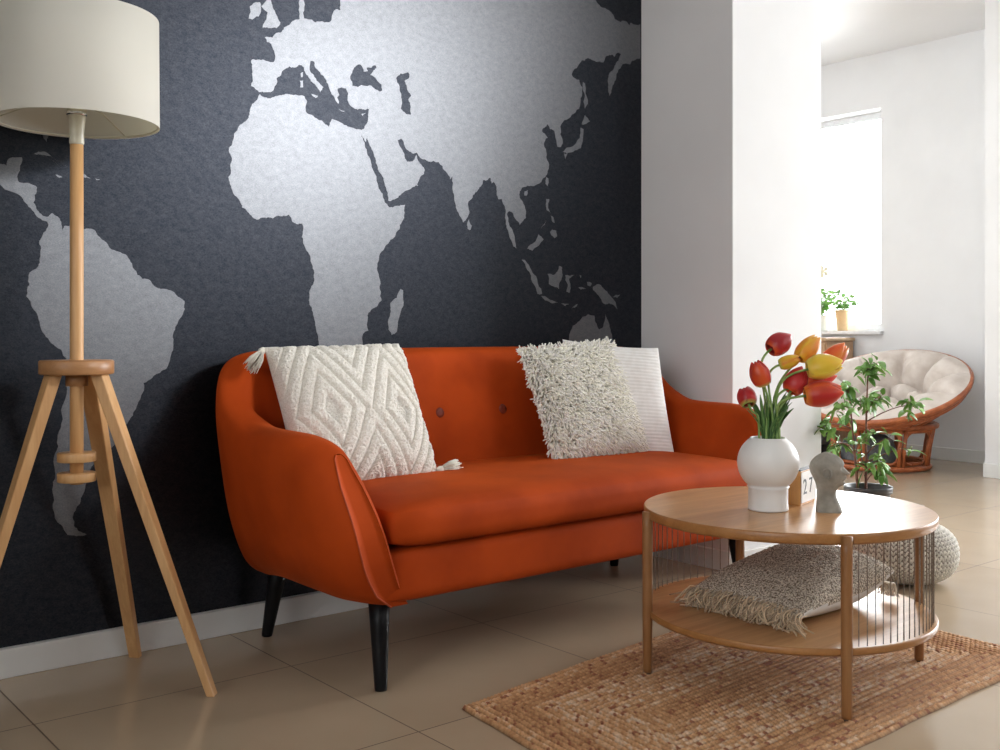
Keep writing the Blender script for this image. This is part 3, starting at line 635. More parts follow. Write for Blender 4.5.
# ------------------------------------------------------------------ coffee table
TC=Vector((2.406,-1.293,0))
tab=thing('coffee_table','round two-tier oak coffee table with corded sides, standing on the braided rug','coffee table',TC)
RT=.385
def disc(name,r,z0,z1,mat,e=.006):
    return lathe(name,[(r-e,z0),(r-.001,z0+e*.7),(r,z0+e),(r,z1-e*.6),(r-.0015,z1-.001),(r-e*.5,z1),(0,z1)],mat,tab,128)
o=disc('tabletop',RT,.418,.445,M['oak_top'])
o.data.materials.append(M['oak_edge'])
for p in o.data.polygons:
    if p.normal.z<.9: p.material_index=1
for p in o.data.polygons:
    if abs(p.normal.z)>.9: p.use_smooth=False
o=disc('shelf',RT,.154,.174,M['oak_top']); o.data.materials.append(M['oak_edge'])
for p in o.data.polygons:
    if p.normal.z<.9: p.material_index=1
    if abs(p.normal.z)>.9: p.use_smooth=False
legang=[math.atan2(-1.606+1.275,2.207-2.431), math.atan2(-1.065+1.275,2.095-2.431), math.atan2(-1.484+1.275,2.771-2.431), math.atan2(-.945+1.275,2.655-2.431)]
RG0=.0110
for a in legang:
    r=RT+.004; P=[Vector((r*cos(a),r*sin(a),z)) for z in (RG0,.02,.2,.40,.440)]
    g=tube('leg',P,[.0120,.0125,.0135,.0140,.0140],M['oak_leg'],tab,20)
    lathe('foot_pad',[(.0115,0),(.0115,.006)],M['rubber'],g,16,(r*cos(a),r*sin(a),RG0-.0045))
    # little bracket joining leg and shelf
def strings(a0,a1,n):
    da=(a1-a0)/(n+1)
    src=None
    for k in range(1,n+1):
        a=a0+da*k; r=RT-.012
        if src is None:
            mb=MB(); z0,z1=.173,.4185; m_=90
            for ph in (0,PI):
                mb.tube([Vector((.0011*cos(ph+z*1150),.0011*sin(ph+z*1150),z)) for z in [z0+(z1-z0)*t/m_ for t in range(m_+1)]],.0013,5)
            src=mb.build('string',M['string'],tab); src.location=(r*cos(a),r*sin(a),0); cur=src
        else:
            cur=src.copy(); C.objects.link(cur); cur.parent=tab; cur.location=(r*cos(a),r*sin(a),0)
aA,aB,aC,aD=[x%(2*PI) for x in legang]
# panel A -> C (right) and D -> B (left)
strings(aA+.04,aC-.04 if aC>aA else aC+2*PI-.04,24)
strings(aD+.04,aB-.16,18)
a=aB-.10; box('side_slat',((RT-.012)*cos(a),(RT-.012)*sin(a),.296),(.012,.008,.246),M['oak_leg'],tab,.001,Matrix.Rotation(a,3,'Z'))

# shelf pillow
st=thing('floor_pillow','grey beige boucle pillow with long fringe, lying on the lower shelf of the coffee table','pillow',(2.450,-1.280,.174))
pw,ph=.45,.36
def swarp(p,a,b):
    z=p.z+.055
    # underside flattens on shelf
    zz=max(.004,z) if z>0 else .004
    x=p.x; y=p.y
    if z<.03: zz=.004+max(0,z)*.9
    zz=zz*(1.0+.25*a)+.018*max(0,a)**2
    if a<-.55: zz*=1-.35*(-a-.55)
    return Vector((x,y,zz))
bo=lambda a,b:.0028*nz(a*26,b*26,1)+.002*nz(a*60,b*60,5)
o=pillow('pillow_cover',pw,ph,.15,M['boucle'],st,120,.03,bo,None,swarp)
o.data.materials.append(M['pillow_back'])
for p in o.data.polygons:
    c=p.center
    if p.normal.z<-.15 or (c.z<.045 and p.normal.z<.35): p.material_index=1
rg=random.Random(5)
mb=MB()
for k in range(520):
    b=rg.uniform(-1,1); y=b*ph/2*.98; x0=-pw/2+.012+rg.uniform(-.004,.03); z0=.03+rg.uniform(-.012,.022)*(1-b*b*.5)
    ln=rg.uniform(.03,.062)
    if b<-.9: ln*=1.4
    p0=Vector((x0,y,z0)); p1=p0+Vector((-ln*.45,rg.gauss(0,.006),.012+rg.gauss(0,.006))); p2=p0+Vector((-ln*.8,rg.gauss(0,.012),-.008+rg.gauss(0,.008))); p3=p0+Vector((-ln*rg.uniform(.6,1),rg.gauss(0,.026)+(-.03 if b<-.9 else 0),-.03+rg.gauss(0,.006)))
    P=bz(p0,p1,p2,p3,5); 
    for q in P: q.z=max(.0035,q.z)
    c=rg.uniform(.35,.85)
    mb.tube(P,.0017,4,col=(c,c*.76,c*.50))
mb.build('fringe',M['yarn'],st,kind='stuff')
mb=MB()
for k in range(46):
    x=pw/2-.005+rg.uniform(-.01,.0); y=-ph/2+rg.uniform(0,.05); p0=Vector((x,y,.05)); P=bz(p0,p0+Vector((.02,0,.01)),p0+Vector((.025,rg.gauss(0,.01),-.01)),p0+Vector((.02,rg.gauss(0,.012),-.038)),4); c=rg.uniform(.4,.8); mb.tube(P,.0013,4,col=(c,c*.88,c*.7))
mb.build('corner_tassel',M['yarn'],st)

# ------------------------------------------------------------------ rug
RA,RB,RCc,RD=[Vector((*p,0)) for p in ((1.54,-.965),(3.10,-.79),(3.045,-1.705),(1.45,-1.725))]
nu,nv=560,300
W_,H_=1.58,.84
rug=None
def rugbuild():
    U=np.linspace(0,1,nu+1)[:,None]; Vv=np.linspace(0,1,nv+1)[None,:]
    x=U*W_+0*Vv; y=Vv*H_+0*U
    dl=x; dr=W_-x; db=y; dt=H_-y
    d=np.minimum(np.minimum(dl,dr),np.minimum(db,dt))
    horiz=np.minimum(db,dt)<=np.minimum(dl,dr)
    along=np.where(horiz,x,y)
    pitch=.0200; k=np.floor(d/pitch); f=d/pitch-k
    rs=np.random.RandomState(4)
    # plait: two diagonal bundles per strand
    per=.013
    side=np.where(f<.5,1.,-1.); ph=(along/per+ side*(f-.5)*1.0 + k*.37)
    lobe=np.abs(np.sin(PI*ph))
    cross=np.sin(PI*f)**.7*(1-.25*np.exp(-((f-.5)/.09)**2))
    z=.0125*(.10+.85*cross*(.45+.55*lobe**.6))
    z+=rs.normal(0,.0004,z.shape)
    # colour
    cell=np.floor(ph)+k*977+side*31+horiz*5000
    h1=np.abs(np.sin(cell*12.9898)*43758.5453)%1; h2=np.abs(np.sin(cell*78.233)*12543.123)%1
    hk=np.abs(np.sin(k*5.17+1.3)*913.7)%1
    t=np.clip(.42*h1+.42*hk+.10,0,1)
    c0=np.array((.34,.13,.04)); c1=np.array((.72,.40,.19)); c2=np.array((.95,.78,.60))
    tt=t[...,None]; col=np.where(tt<.6,c0+(c1-c0)*(tt/.6),c1+(c2-c1)*((tt-.6)/.4))
    red=(h2>.93)[...,None]; col=np.where(red,np.array((.36,.13,.06)),col)
    col=col*(.30+.70*np.clip(cross*1.15,0,1))[...,None]  # crease shade between strands put into the colour
    A=np.array(RA)[:2];B=np.array(RB)[:2];Cc=np.array(RCc)[:2];Dd=np.array(RD)[:2]
    # wavy outline
    wob=(np.sin(U*37)*.0015+np.sin(U*11+1)*.002)
    u3=U[...,None]+0*Vv[...,None]; v3=Vv[...,None]+0*U[...,None]
    P=(A*(1-u3)+B*u3)*(1-v3)+(Dd*(1-u3)+Cc*u3)*v3
    P[...,1]+=(wob*(2*Vv-1))
    P[...,0]+=np.sin(Vv*23)*.0015*(2*U-1)
    edge=np.clip(d/.004,0,1); z=z*edge+.001
    co=np.stack([P[...,0]-2.28,P[...,1]+1.29,z],-1).reshape(-1,3)
    n=(nu+1)*(nv+1); idx=np.arange(n).reshape(nu+1,nv+1)
    q=np.stack([idx[:-1,:-1],idx[:-1,1:],idx[1:,1:],idx[1:,:-1]],-1).reshape(-1,4)
    me=bpy.data.meshes.new('braided_rug'); me.vertices.add(n); me.vertices.foreach_set('co',co.ravel())
    me.loops.add(q.size); me.loops.foreach_set('vertex_index',q.ravel()); me.polygons.add(len(q))
    me.polygons.foreach_set('loop_start',np.arange(0,q.size,4)); me.update(calc_edges=True); me.validate()
    me.polygons.foreach_set('use_smooth',[True]*len(q)); me.materials.append(M['jute'])
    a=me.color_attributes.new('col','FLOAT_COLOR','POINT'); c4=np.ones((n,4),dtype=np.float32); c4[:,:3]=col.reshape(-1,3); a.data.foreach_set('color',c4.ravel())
    o=bpy.data.objects.new('braided_rug',me); C.objects.link(o); o.location=(2.28,-1.29,0)
    return o
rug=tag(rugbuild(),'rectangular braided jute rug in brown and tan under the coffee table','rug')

# ------------------------------------------------------------------ knitted pouf
def pouf():
    nu,nv=420,200; RX,RZ=.182,.103; V=[];cols=[];F=[]
    rows=22; ncol=58
    for j in range(nv+1):
        v=j/nv; ph_=-PI/2+PI*v
        for i in range(nu):
            u=i/nu; th_=2*PI*u
            cr=max(0,cos(ph_)); 
            r=RX*cr**.62 ; z=RZ*(abs(sin(ph_))**.85)*(1 if ph_>0 else -1)
            fr=v*rows; kk=math.floor(fr); f=fr-kk
            cc=u*ncol; q=cc-math.floor(cc); sgn=1 if q<.5 else -1; qq=(q*2)%1
            ph2=f+ (abs(q-.5)*2)*.8
            lobe=abs(sin(PI*ph2))**.55*abs(sin(PI*qq))**.4
            hgt=.011*lobe*min(1,cr*3)
            n=Vector((cos(th_)*cr,sin(th_)*cr,sin(ph_)*1.4)).normalized()
            V.append(Vector((r*cos(th_),r*sin(th_),z+RZ))+n*hgt)
            c=.88+.10*lobe+.05*nz(u*60,v*30,2); cols.append((c,c*.96,c*.86) if lobe>.45 else (.20,.16,.12))  # gaps between cream stitches coloured dark as crease shade
    for j in range(nv):
        for i in range(nu):
            F.append((j*nu+i,j*nu+(i+1)%nu,(j+1)*nu+(i+1)%nu,(j+1)*nu+i))
    o=mesh('knitted_pouf',V,F,M['knit'],None,True,(3.62,-.955,.008),cols)
    return tag(o,'round cream chunky knitted pouf on the floor behind the coffee table','pouf')
pouf()

# ------------------------------------------------------------------ floor lamp
LC=Vector((.85,-.255,0))
lamp=thing('floor_lamp','tripod floor lamp with white drum shade and beech legs, left of the sofa','floor lamp',LC)
HR=.090
lathe('hub',[(HR-.003,.815),(HR,.818),(HR,.848),(HR-.003,.851),(0,.851)],M['beech_dark'],lamp,48)
lathe('hub_block',[(.027,.785),(.027,.815)],M['beech_dark'],lamp,24)
tube('pole',[(0,0,z) for z in (.535,.8,1.1,1.405)],[.0165,.0165,.0165,.016],M['beech'],lamp,24)
for z in (.553,.604): lathe('height_stop',[(.046,z-.011),(.047,z-.009),(.047,z+.009),(.046,z+.011)],M['beech'],lamp,32)
feet=[(1.112,-.485),(1.075,-.052),(.545,-.262)]
for fx,fy in feet:
    d=Vector((fx,fy,0))-LC; dn=d.normalized(); side=Vector((-dn.y,dn.x,0))
    top=dn*.058+Vector((0,0,.815)); bot=Vector((d.x,d.y,0))
    mb=MB(); w2,t2_=.0225,.014
    ax=(top-bot).normalized(); tn=side.cross(ax).normalized()
    vs=[]
    for (p,k,ww) in ((bot,0,.7),(top,1,1.05)):
        for sx,sy in ((-1,-1),(1,-1),(1,1),(-1,1)):
            q=p+side*sx*w2*ww+tn*sy*t2_*ww
            # cut level with floor / hub
            zt=0 if k==0 else .8149
            q=q+ax*((zt-q.z)/ax.z); vs.append(q)
    mb.add(vs,[(3,2,1,0),(4,5,6,7),(0,1,5,4),(1,2,6,5),(2,3,7,6),(3,0,4,7)]); mb.build('leg',M['beech'],lamp,False,.003)
lathe('lamp_socket',[(.016,1.400),(.018,1.405),(.0175,1.43),(.0215,1.47),(.024,1.48),(.024,1.515),(.021,1.53),(.020,1.56)],M['socket'],lamp,28)
for z in (1.478,):
    lathe('socket_ring',[(.0245,z-.004),(.0255,z),(.0245,z+.004)],M['chrome'],lamp,28)
b_=lathe('light_bulb',[(.012,1.56),(.014,1.575),(.028,1.605),(.030,1.625),(.022,1.648),(0,1.656)],M['shade'],lamp,24)
RS=.2015; z0,z1=1.452,1.728
o=lathe('lamp_shade',[(RS,z0),(RS-.0015,z0+.0005),(RS-.003,z0+.001),(RS-.005,z1-.001),(RS-.0035,z1),(RS-.002,z1-.0005),(RS,z0)],M['shade'],lamp,96,capb=False,capt=False)
for rr,zz in ((RS-.004,z0+.004),(RS-.006,z1-.004)): tube('shade_ring',[(rr*cos(t*2*PI/72),rr*sin(t*2*PI/72),zz) for t in range(72)],.0022,M['socket'],lamp,6,True)
for k in range(3):
    a=.6+k*2*PI/3; tube('shade_strut',[(.022*cos(a),.022*sin(a),1.512),(.1*cos(a),.1*sin(a),1.50),((RS-.004)*cos(a),(RS-.004)*sin(a),z0+.005)],.0018,M['socket'],lamp,6)
LF,LR,LH,LC_,LL=8,375,235,1250,70
EXPO=-.15
SA=37
WS=4

# ------------------------------------------------------------------ things on the coffee table
TZ=.445
VC=Vector((2.331,-1.289,TZ))
prof=[(.0,.0),(.050,.0),(.0535,.002),(.0530,.006),(.0520,.03),(.0525,.058),(.056,.064)]
cz,rr=.127,.0815
for k in range(0,15):
    a=math.radians(-50+ (50+54)*k/14); prof.append((rr*cos(a)*1.0,cz+rr*sin(a)*.98))
rin=prof[-1][0]
prof+= [(rin-.0015,prof[-1][1]+.003),(rin-.005,prof[-1][1]+.002)]
for k in range(0,12):
    a=math.radians(50-95*k/11); prof.append(((rr-.006)*cos(a),cz+(rr-.006)*sin(a)*.98))
prof+=[(.0,.066)]
vase=lathe('vase',prof,M['ceramic'],None,72,VC,capb=False,capt=False)
tag(vase,'matt white round-bodied ceramic vase full of tulips on the coffee table','vase')
VT=cz+rr*.98*sin(math.radians(54))

RED=(.50,.012,.012); ORR=(.75,.085,.012); YEL=(.90,.50,.03); DRED=(.36,.006,.012); ORG=(.85,.24,.02); PINK=(.62,.03,.03)
def lerp3(a,b,t): t=max(0,min(1,t)); return tuple(x+(y-x)*t for x,y in zip(a,b))
def P3(l,z,d): # metres to the right / height / towards the room seen from the sofa side
    return Vector((VC.x,VC.y,0))+R_*l+A_*d+Vector((0,0,z))
def tulip(label,base,tip,w,c_in,c_edge,c_base,opening=.0,foot=(0,0),bendk=.5,leaves=0,seed=0):
    rg=random.Random(seed)
    base=P3(*base); tip=P3(*tip); axis=(tip-base); Ln=axis.length; ax=axis.normalized()
    fo=Vector((VC.x,VC.y,TZ+.085))+R_*foot[0]+A_*foot[1]
    t=thing('tulip',label,'flower',fo,0,None)
    # stem
    neck=Vector((VC.x,VC.y,TZ+VT+.004)); off=R_*foot[0]*1.0+A_*foot[1]; lim=rin-.012
    if off.length>lim: off=off.normalized()*lim
    P=bz(neck+off,neck+off+Vector((0,0,(base.z-neck.z)*bendk+.03)),base-ax*Ln*1.0,base+ax*.004,14)
    P=[fo]+P
    tube('stem',[p-fo for p in P],[.0030]*2+[.0032]*13+[.0035],M['stem'],t,8)
    u=ax.orthogonal().normalized(); v=ax.cross(u)
    def prof_r(s,op): 
        return w/2*(sin(PI*min(1,(.10+.83*s)**.82))**.62)+op*s*s
    for layer in (0,1):
        for k in range(3):
            a0=k*2*PI/3+layer*PI/3+seed*.7; V=[];F=[];cols=[]; ns_,nt_=12,9
            sc_=1.0 if layer else .93; op=opening*(1.25 if layer else .7)
            for i in range(ns_+1):
                s=i/ns_
                wid=math.radians(68)*(sin(PI*min(1,.2+.70*s))**.5)
                for j in range(nt_+1):
                    tt=-1+2*j/nt_
                    rr_=prof_r(s,op*w*.5)*sc_*(1-.10*(tt*tt)*(1 if layer==0 else -.2))+ (.0018 if layer else 0)
                    ang=a0+wid*tt; 
                    sl=s*Ln*(1-.10*tt*tt*s*s)*(.97 if layer==0 else 1)
                    q=base+ax*sl+(u*cos(ang)+v*sin(ang))*max(.0028,rr_)
                    q+= (u*cos(a0)+v*sin(a0))*(.0012*nz(s*4,tt*3,seed+k))
                    V.append(q-fo)
                    n_=nz(tt*7,s*1.6,seed*3+k)*.5+.5
                    m_=max(abs(tt)**1.6*.9,(s-.72)/.28*.9)+ (n_-.5)*.7
                    c=lerp3(c_in,c_edge,m_)
                    if s<.16: c=lerp3(c_base,c,s/.16)
                    cols.append(c)
            for i in range(ns_):
                for j in range(nt_):
                    a=i*(nt_+1)+j; F.append((a,a+1,a+nt_+2,a+nt_+1))
            o=mesh('petal',V,F,M['petal'],t,True,None,cols)
            m=o.modifiers.new('t','SOLIDIFY'); m.thickness=.0009; m.offset=-1
            m=o.modifiers.new('s','SUBSURF'); m.levels=1; m.render_levels=1
    for k in range(leaves):
        a=rg.uniform(0,2*PI); off2=off*.8+ (u*0); 
        lean=(R_*(foot[0]*1.2+rg.uniform(-.015,.015))+A_*(foot[1]+rg.uniform(-.015,.015)))
        h=rg.uniform(.07,.125); p0=neck+off2*.6; p1=p0+Vector((0,0,h*.5))+lean*.3; p2=p0+Vector((0,0,h))+lean*1.2
        P=[fo*.2+p0*.8]+bz(p0,p1,p1.lerp(p2,.5),p2,8); V=[];F=[]
        sd=(R_*cos(a)+A_*sin(a)); nn=sd.cross(Z_)
        for i,p in enumerate(P):
            s=i/(len(P)-1); ww=.0105*sin(PI*min(1,.18+.8*s))**.8 if s<.99 else .0006
            for tt in (-1,-.5,0,.5,1): V.append(p+sd*ww*tt+nn*abs(tt)*ww*.45-fo)
        for i in range(len(P)-1):
            for j in range(4): a_=i*5+j; F.append((a_,a_+1,a_+6,a_+5))
        o=mesh('leaf',V,F,M['tulip_leaf'],t); m=o.modifiers.new('t','SOLIDIFY'); m.thickness=.0008
def zp(py): return .92-(py-333)*.00268
def lp(px): return (px-768)*.00268
def tp(label,b,t,w,*a,db=0,dt=0,**k): tulip(label,(lp(b[0]),zp(b[1]),db),(lp(t[0]),zp(t[1]),dt),w,*a,**k)
tp('dark red tulip bud standing highest above the vase, tip pointing up right',(771,350),(793,336),.058,DRED,RED,ORR,foot=(.002,.01),seed=1,leaves=2,db=.01,dt=.03)
tp('small orange-yellow closed tulip bud just below the highest dark red tulip',(778,365),(798,358),.034,YEL,ORG,(.5,.55,.12),foot=(.012,-.01),seed=2,leaves=2,db=-.01,dt=-.02)
tp('orange-red upright tulip on the left side of the bunch, above the lowest red one',(762,385),(752,361),.052,ORR,RED,(.55,.55,.15),foot=(-.008,-.012),seed=3,leaves=2,db=-.02,dt=-.03)
tp('small red tulip hanging lowest at the far left of the bunch',(747,405),(745,389),.048,RED,DRED,(.45,.45,.1),foot=(-.026,-.008),seed=4,opening=.15,leaves=2,db=-.02,dt=.01,bendk=.8)
tp('deep red tulip left of the yellow tulip, in the middle of the bunch',(788,392),(803,368),.060,RED,PINK,ORR,foot=(.02,-.012),seed=5,leaves=2,db=-.02,dt=-.01)
tp('big bright yellow tulip facing the room in the right cluster of the bunch',(802,369),(836,362),.064,YEL,(.92,.62,.06),(.9,.6,.1),foot=(.022,.004),seed=6,leaves=2,db=-.045,dt=-.055)
tp('orange-yellow tulip pointing up behind the big yellow tulip',(802,359),(824,337),.050,ORG,YEL,YEL,foot=(.014,.02),seed=7,leaves=2,db=.03,dt=.05)
tp('orange tulip at the far right of the bunch, edged with yellow',(827,369),(851,345),.055,ORR,ORG,YEL,foot=(.026,.012),seed=8,leaves=2,db=.03,dt=.04)
tp('red tulip directly under the big yellow tulip',(799,384),(836,373),.054,PINK,ORR,YEL,foot=(.028,-.004),seed=9,leaves=2,db=-.01,dt=.0)
tp('large orange-red tulip hanging lowest on the right side of the bunch',(799,395),(836,390),.066,RED,ORR,ORG,foot=(.027,-.014),seed=10,leaves=2,db=-.05,dt=-.06)

# head sculpture
hd=Vector((2.440,-1.405,TZ))
def head():
    zs=np.linspace(0,.1575,90); n=96; V=[];F=[]
    front=[(0,.034),(.015,.029),(.04,.0185),(.055,.019),(.066,.026),(.071,.037),(.076,.0405),(.081,.0385),(.085,.0405),(.0875,.0445),(.090,.0425),(.0925,.046),(.095,.0425),(.098,.045),(.101,.0535),(.106,.049),(.114,.041),(.120,.0365),(.127,.0385),(.133,.036),(.142,.029),(.150,.017),(.155,.005),(.1575,-.008)]
    back=[(0,-.035),(.02,-.0335),(.05,-.032),(.065,-.033),(.078,-.037),(.09,-.0425),(.103,-.0485),(.118,-.0510),(.132,-.0465),(.144,-.036),(.152,-.024),(.1575,-.012)]
    wid=[(0,.036),(.02,.030),(.045,.0245),(.06,.025),(.07,.029),(.085,.0325),(.10,.0355),(.118,.038),(.132,.0355),(.145,.027),(.153,.015),(.1575,.003)]
    for z in zs:
        f=sinterp(front,z); b=sinterp(back,z); w=sinterp(wid,z); c=(f+b)/2*.55+b*.0
        sq=2.0+1.6*max(0,1-z/.045)
        cx_=(b+ (f if z<.066 else min(f,sinterp([(0,.03),(.066,.024),(.09,.033),(.13,.03),(.1575,-.008)],z))))/2
        hx=cx_-b; fx=f-cx_
        for i in range(n):
            a=2*PI*i/n; ca,sa=cos(a),sin(a)
            ex=2/sq
            X=(abs(ca)**ex)*(1 if ca>0 else -1); Y=(abs(sa)**ex)*(1 if sa>0 else -1)
            # central features (nose, lips, chin) are narrow
            flat=sinterp([(0,.03),(.066,.024),(.09,.036),(.13,.0345),(.1575,-.008)],z)-cx_
            if ca>0:
                if z>.062:
                    extra=f-(cx_+flat); g=math.exp(-((sa*w)/(.0085 if .09<z<.124 else .013))**2); x=cx_+flat*X+extra*g
                    # eye hollow
                    x-=.0045*math.exp(-((abs(sa*w)-.015)/.007)**2-((z-.116)/.006)**2)*ca
                else: x=cx_+fx*X
            else: x=cx_+hx*X
            V.append((x,w*Y,z))
    k=len(zs)
    for i in range(k-1):
        for a in range(n): F.append((i*n+a,i*n+(a+1)%n,(i+1)*n+(a+1)%n,(i+1)*n+a))
    F.append(tuple(range(n-1,-1,-1))); F.append(tuple((k-1)*n+a for a in range(n)))
    root=thing('head_sculpture','small grey concrete bust of a bald head in profile, facing right, on the coffee table','sculpture',hd,-th-.30)
    mesh('bust',V,F,M['concrete'],root)
    for s_ in (-1,1):
        P=[]
        for q in range(40):
            t=q/39; a=-1.2+t*2*PI*1.35; r=.0165*(1-.62*t); P.append(Vector((-.006+r*.8*cos(a)*1.0,s_*(.0375+.002*(1-t)),.103+r*sin(a))))
        tube('ear',P,[.0036*(1-.4*i/39) for i in range(40)],M['concrete'],root,8)
    return root
head()

# block calendar
cal=thing('desk_calendar','small wooden block calendar with white face and black digits, between the vase and the bust','calendar',(2.445,-1.312,TZ),math.atan2(.031,.126)+.02)
V=[(0,0,0),(.12,0,0),(.12,.06,0),(0,.06,0),(0,0,.095),(.12,0,.095),(.12,.02,.095),(0,.02,.095)]
# wedge: upright front, sloping back
mb=MB(); mb.add([Vector(v) for v in V],[(3,2,1,0),(4,5,6,7),(0,1,5,4),(1,2,6,5),(2,3,7,6),(3,0,4,7)])
mb.build('wooden_block',M['calendar_wood'],cal,False,.0015)
box('face_plate',(.060,-.0010,.049),(.112,.002,.084),M['calendar_white'],cal,.0006)
box('top_bar',(.060,.009,.0967),(.118,.020,.003),M['ink'],cal,.0005)
def text(s,x,z,size,parent,mat):
    cu=bpy.data.curves.new('digit','FONT'); cu.body=s; cu.size=size; cu.extrude=.0004; cu.align_x='CENTER'
    o=bpy.data.objects.new('tmp',cu); C.objects.link(o); dg=bpy.context.evaluated_depsgraph_get(); me=bpy.data.meshes.new_from_object(o.evaluated_get(dg)); bpy.data.objects.remove(o)
    me.materials.clear(); me.materials.append(mat); me.name='digit'
    n=bpy.data.objects.new('digit',me); C.objects.link(n); n.parent=parent; n.location=(x,-.0023,z); n.rotation_euler=(PI/2,0,0); return n
text('2',.032,.030,.060,cal,M['ink']); text('7',.078,.030,.060,cal,M['ink'])

# ------------------------------------------------------------------ potted plant
PC=Vector((4.048,-.553,0))
pl=thing('potted_plant','leafy green potted plant with two thin reddish stems, before the rattan chair','plant',PC)
lathe('pot',[(.068,0),(.074,.004),(.090,.235),(.099,.238),(.101,.262),(.099,.265),(.093,.262),(.087,.24),(.08,.22)],M['dark_pot'],pl,48,capt=False)
lathe('soil',[(.086,.238),(.06,.243),(0,.246)],M['soil'],pl,32,capb=False)
def pz(py,Zc=4.45): return .92-(py-333)*Zc/1038
def plx(px,Zc=4.45): return (px-868)*Zc/1038
stems=[[(858,487),(856,450),(851,420),(847,385)],[(866,487),(867,440),(866,400),(867,362)]]
SP=[]
for q in stems:
    pts=[R_*plx(a)+Z_*pz(b)+A_*(.02*sin(i*1.7)) for i,(a,b) in enumerate(q)]; pts[0].z=.238
    P=bz(pts[0],pts[1],pts[2],pts[3],16); SP.append(P)
    tube('stem',P,[.0065-.004*i/16 for i in range(17)],M['bark'],pl,8)
rg=random.Random(21)
clus=[((867,368),16,.050),((845,388),9,.045),((860,400),9,.05),((880,397),8,.045),((905,405),9,.045),((818,424),7,.04),((827,404),8,.045),((820,440),3,.03),((870,430),5,.04),((858,440),5,.04),((886,438),3,.04),((907,447),2,.03),((878,462),9,.04),((845,445),5,.04),((862,462),6,.04),((884,470),5,.03),((852,420),5,.04)]
mb=MB(); tw=MB()
for (cx_,cy_),n_,sp in clus:
    c=R_*plx(cx_)+Z_*pz(cy_)+A_*(rg.uniform(-.06,.06)-(.14 if cx_<830 else 0))
    # twig from nearest stem point lower down
    best=min((p for P in SP for p in P),key=lambda p:(p-c-Vector((0,0,-.06))).length)
    tw.tube(bz(best,best.lerp(c,.4)+Vector((0,0,.02)),best.lerp(c,.8)+Vector((0,0,.02)),c,6),[.003,.0028,.0025,.0022,.002,.0018,.0015],5)
    for k in range(int(n_*2.3)):
        d=Vector((rg.gauss(0,1),rg.gauss(0,1),rg.gauss(0,.6)-.35)).normalized(); st_=c+Vector((rg.gauss(0,sp*.45),rg.gauss(0,sp*.45),rg.gauss(0,sp*.45)))
        ln=rg.uniform(.036,.066); wd=ln*.24; sd=d.cross(Vector((rg.gauss(0,.4),rg.gauss(0,.4),1))).normalized(); nn=sd.cross(d)
        V=[];F=[]
        for i in range(7):
            s=i/6; w_=wd*sin(PI*min(1,.06+.9*s**.85))**.9 if 0<i<6 else .0008
            p=st_+d*ln*s-Vector((0,0,1))*ln*.28*s*s
            for tt in (-1,0,1): V.append(p+sd*w_*tt+nn*abs(tt)*w_*.35)
        for i in range(6):
            for j in range(2): a_=i*3+j; F.append((a_,a_+1,a_+4,a_+3))
        mb.add(V,F); tw.tube([c.lerp(st_,.1),st_],.0009,4)
fo=mb.build('foliage',M['leaf'],pl); m=fo.modifiers.new('t','SOLIDIFY'); m.thickness=.0008
tw.build('twigs',M['bark'],pl)

# ------------------------------------------------------------------ papasan chair
PB=Vector((6.54,.85,0))
pap=thing('papasan_chair','round rattan papasan chair with puffy cream cushion by the far wall','chair',PB)
RB_=.335; 
mb=MB()
def ring(mb,r,z,rad,c=Vector((0,0,0)),n=64): mb.tube([c+Vector((r*cos(t*2*PI/n),r*sin(t*2*PI/n),z)) for t in range(n)],rad,8,True)
ring(mb,.31,.022,.019); ring(mb,.285,.052,.012); ring(mb,.355,.300,.019); ring(mb,.335,.272,.012)
mb.build('base_ring',M['rattan'],pap)
for k in range(8):
    a=k*2*PI/8+.16; ca,sa=cos(a),sin(a); 
    mb=MB()
    for dd in (-.05,.05):
        a2=a+dd; mb.tube([Vector((.352*cos(a2),.352*sin(a2),.30)),Vector((.325*cos(a2),.325*sin(a2),.16)),Vector((.308*cos(a2),.308*sin(a2),.022))],.0135,8)
    # curved braces in the corners
    for sg in (-1,1):
        P=[]
        for q in range(7):
            t=q/6*PI/2; aa=a+sg*(.05+.22*(1-cos(t))); rr_=.338; zz=.272-.07*(1-sin(t)); P.append(Vector((rr_*cos(aa),rr_*sin(aa),zz)))
        mb.tube(P,.008,6)
        P=[]
        for q in range(7):
            t=q/6*PI/2; aa=a+sg*(.05+.22*(1-cos(t))); rr_=.300; zz=.050+.06*(1-sin(t)); P.append(Vector((rr_*cos(aa),rr_*sin(aa),zz)))
        mb.tube(P,.008,6)
    mb.build('post',M['rattan'],pap)
# bowl
nrm=(Z_*1.0-A_*.34-R_*.30).normalized()
bu=(R_-nrm*R_.dot(nrm)).normalized(); bv=nrm.cross(bu)
BC=Vector((0,0,.562))+R_*.02-A_*.04   # rim centre, local
RR=.535; DEP=.27; SR=(RR*RR+DEP*DEP)/(2*DEP)
def bowl(r,a,off=0): # point on the bowl at rim-radius r
    z=SR-DEP; h=-(math.sqrt(max(0,(SR-off)**2-r*r))-z) 
    return BC+bu*(r*cos(a))+bv*(r*sin(a))+nrm*h
mb=MB()
for off,rad,dz in ((0,.020,0),(.014,.012,-.032),(.026,.010,-.055)):
    mb.tube([BC+bu*((RR-off)*cos(t*2*PI/72))+bv*((RR-off)*sin(t*2*PI/72))+nrm*dz for t in range(72)],rad,8,True)
mb.build('bowl_rim',M['rattan'],pap)
mb=MB()
for k in range(24):
    a=k*2*PI/24; mb.tube([bowl(RR*(.3+.69*i/8),a) for i in range(9)],.0075,6)
for rr_ in (.3,.5,.68,.84):
    mb.tube([bowl(RR*rr_,t*2*PI/60) for t in range(60)],.009,6,True)
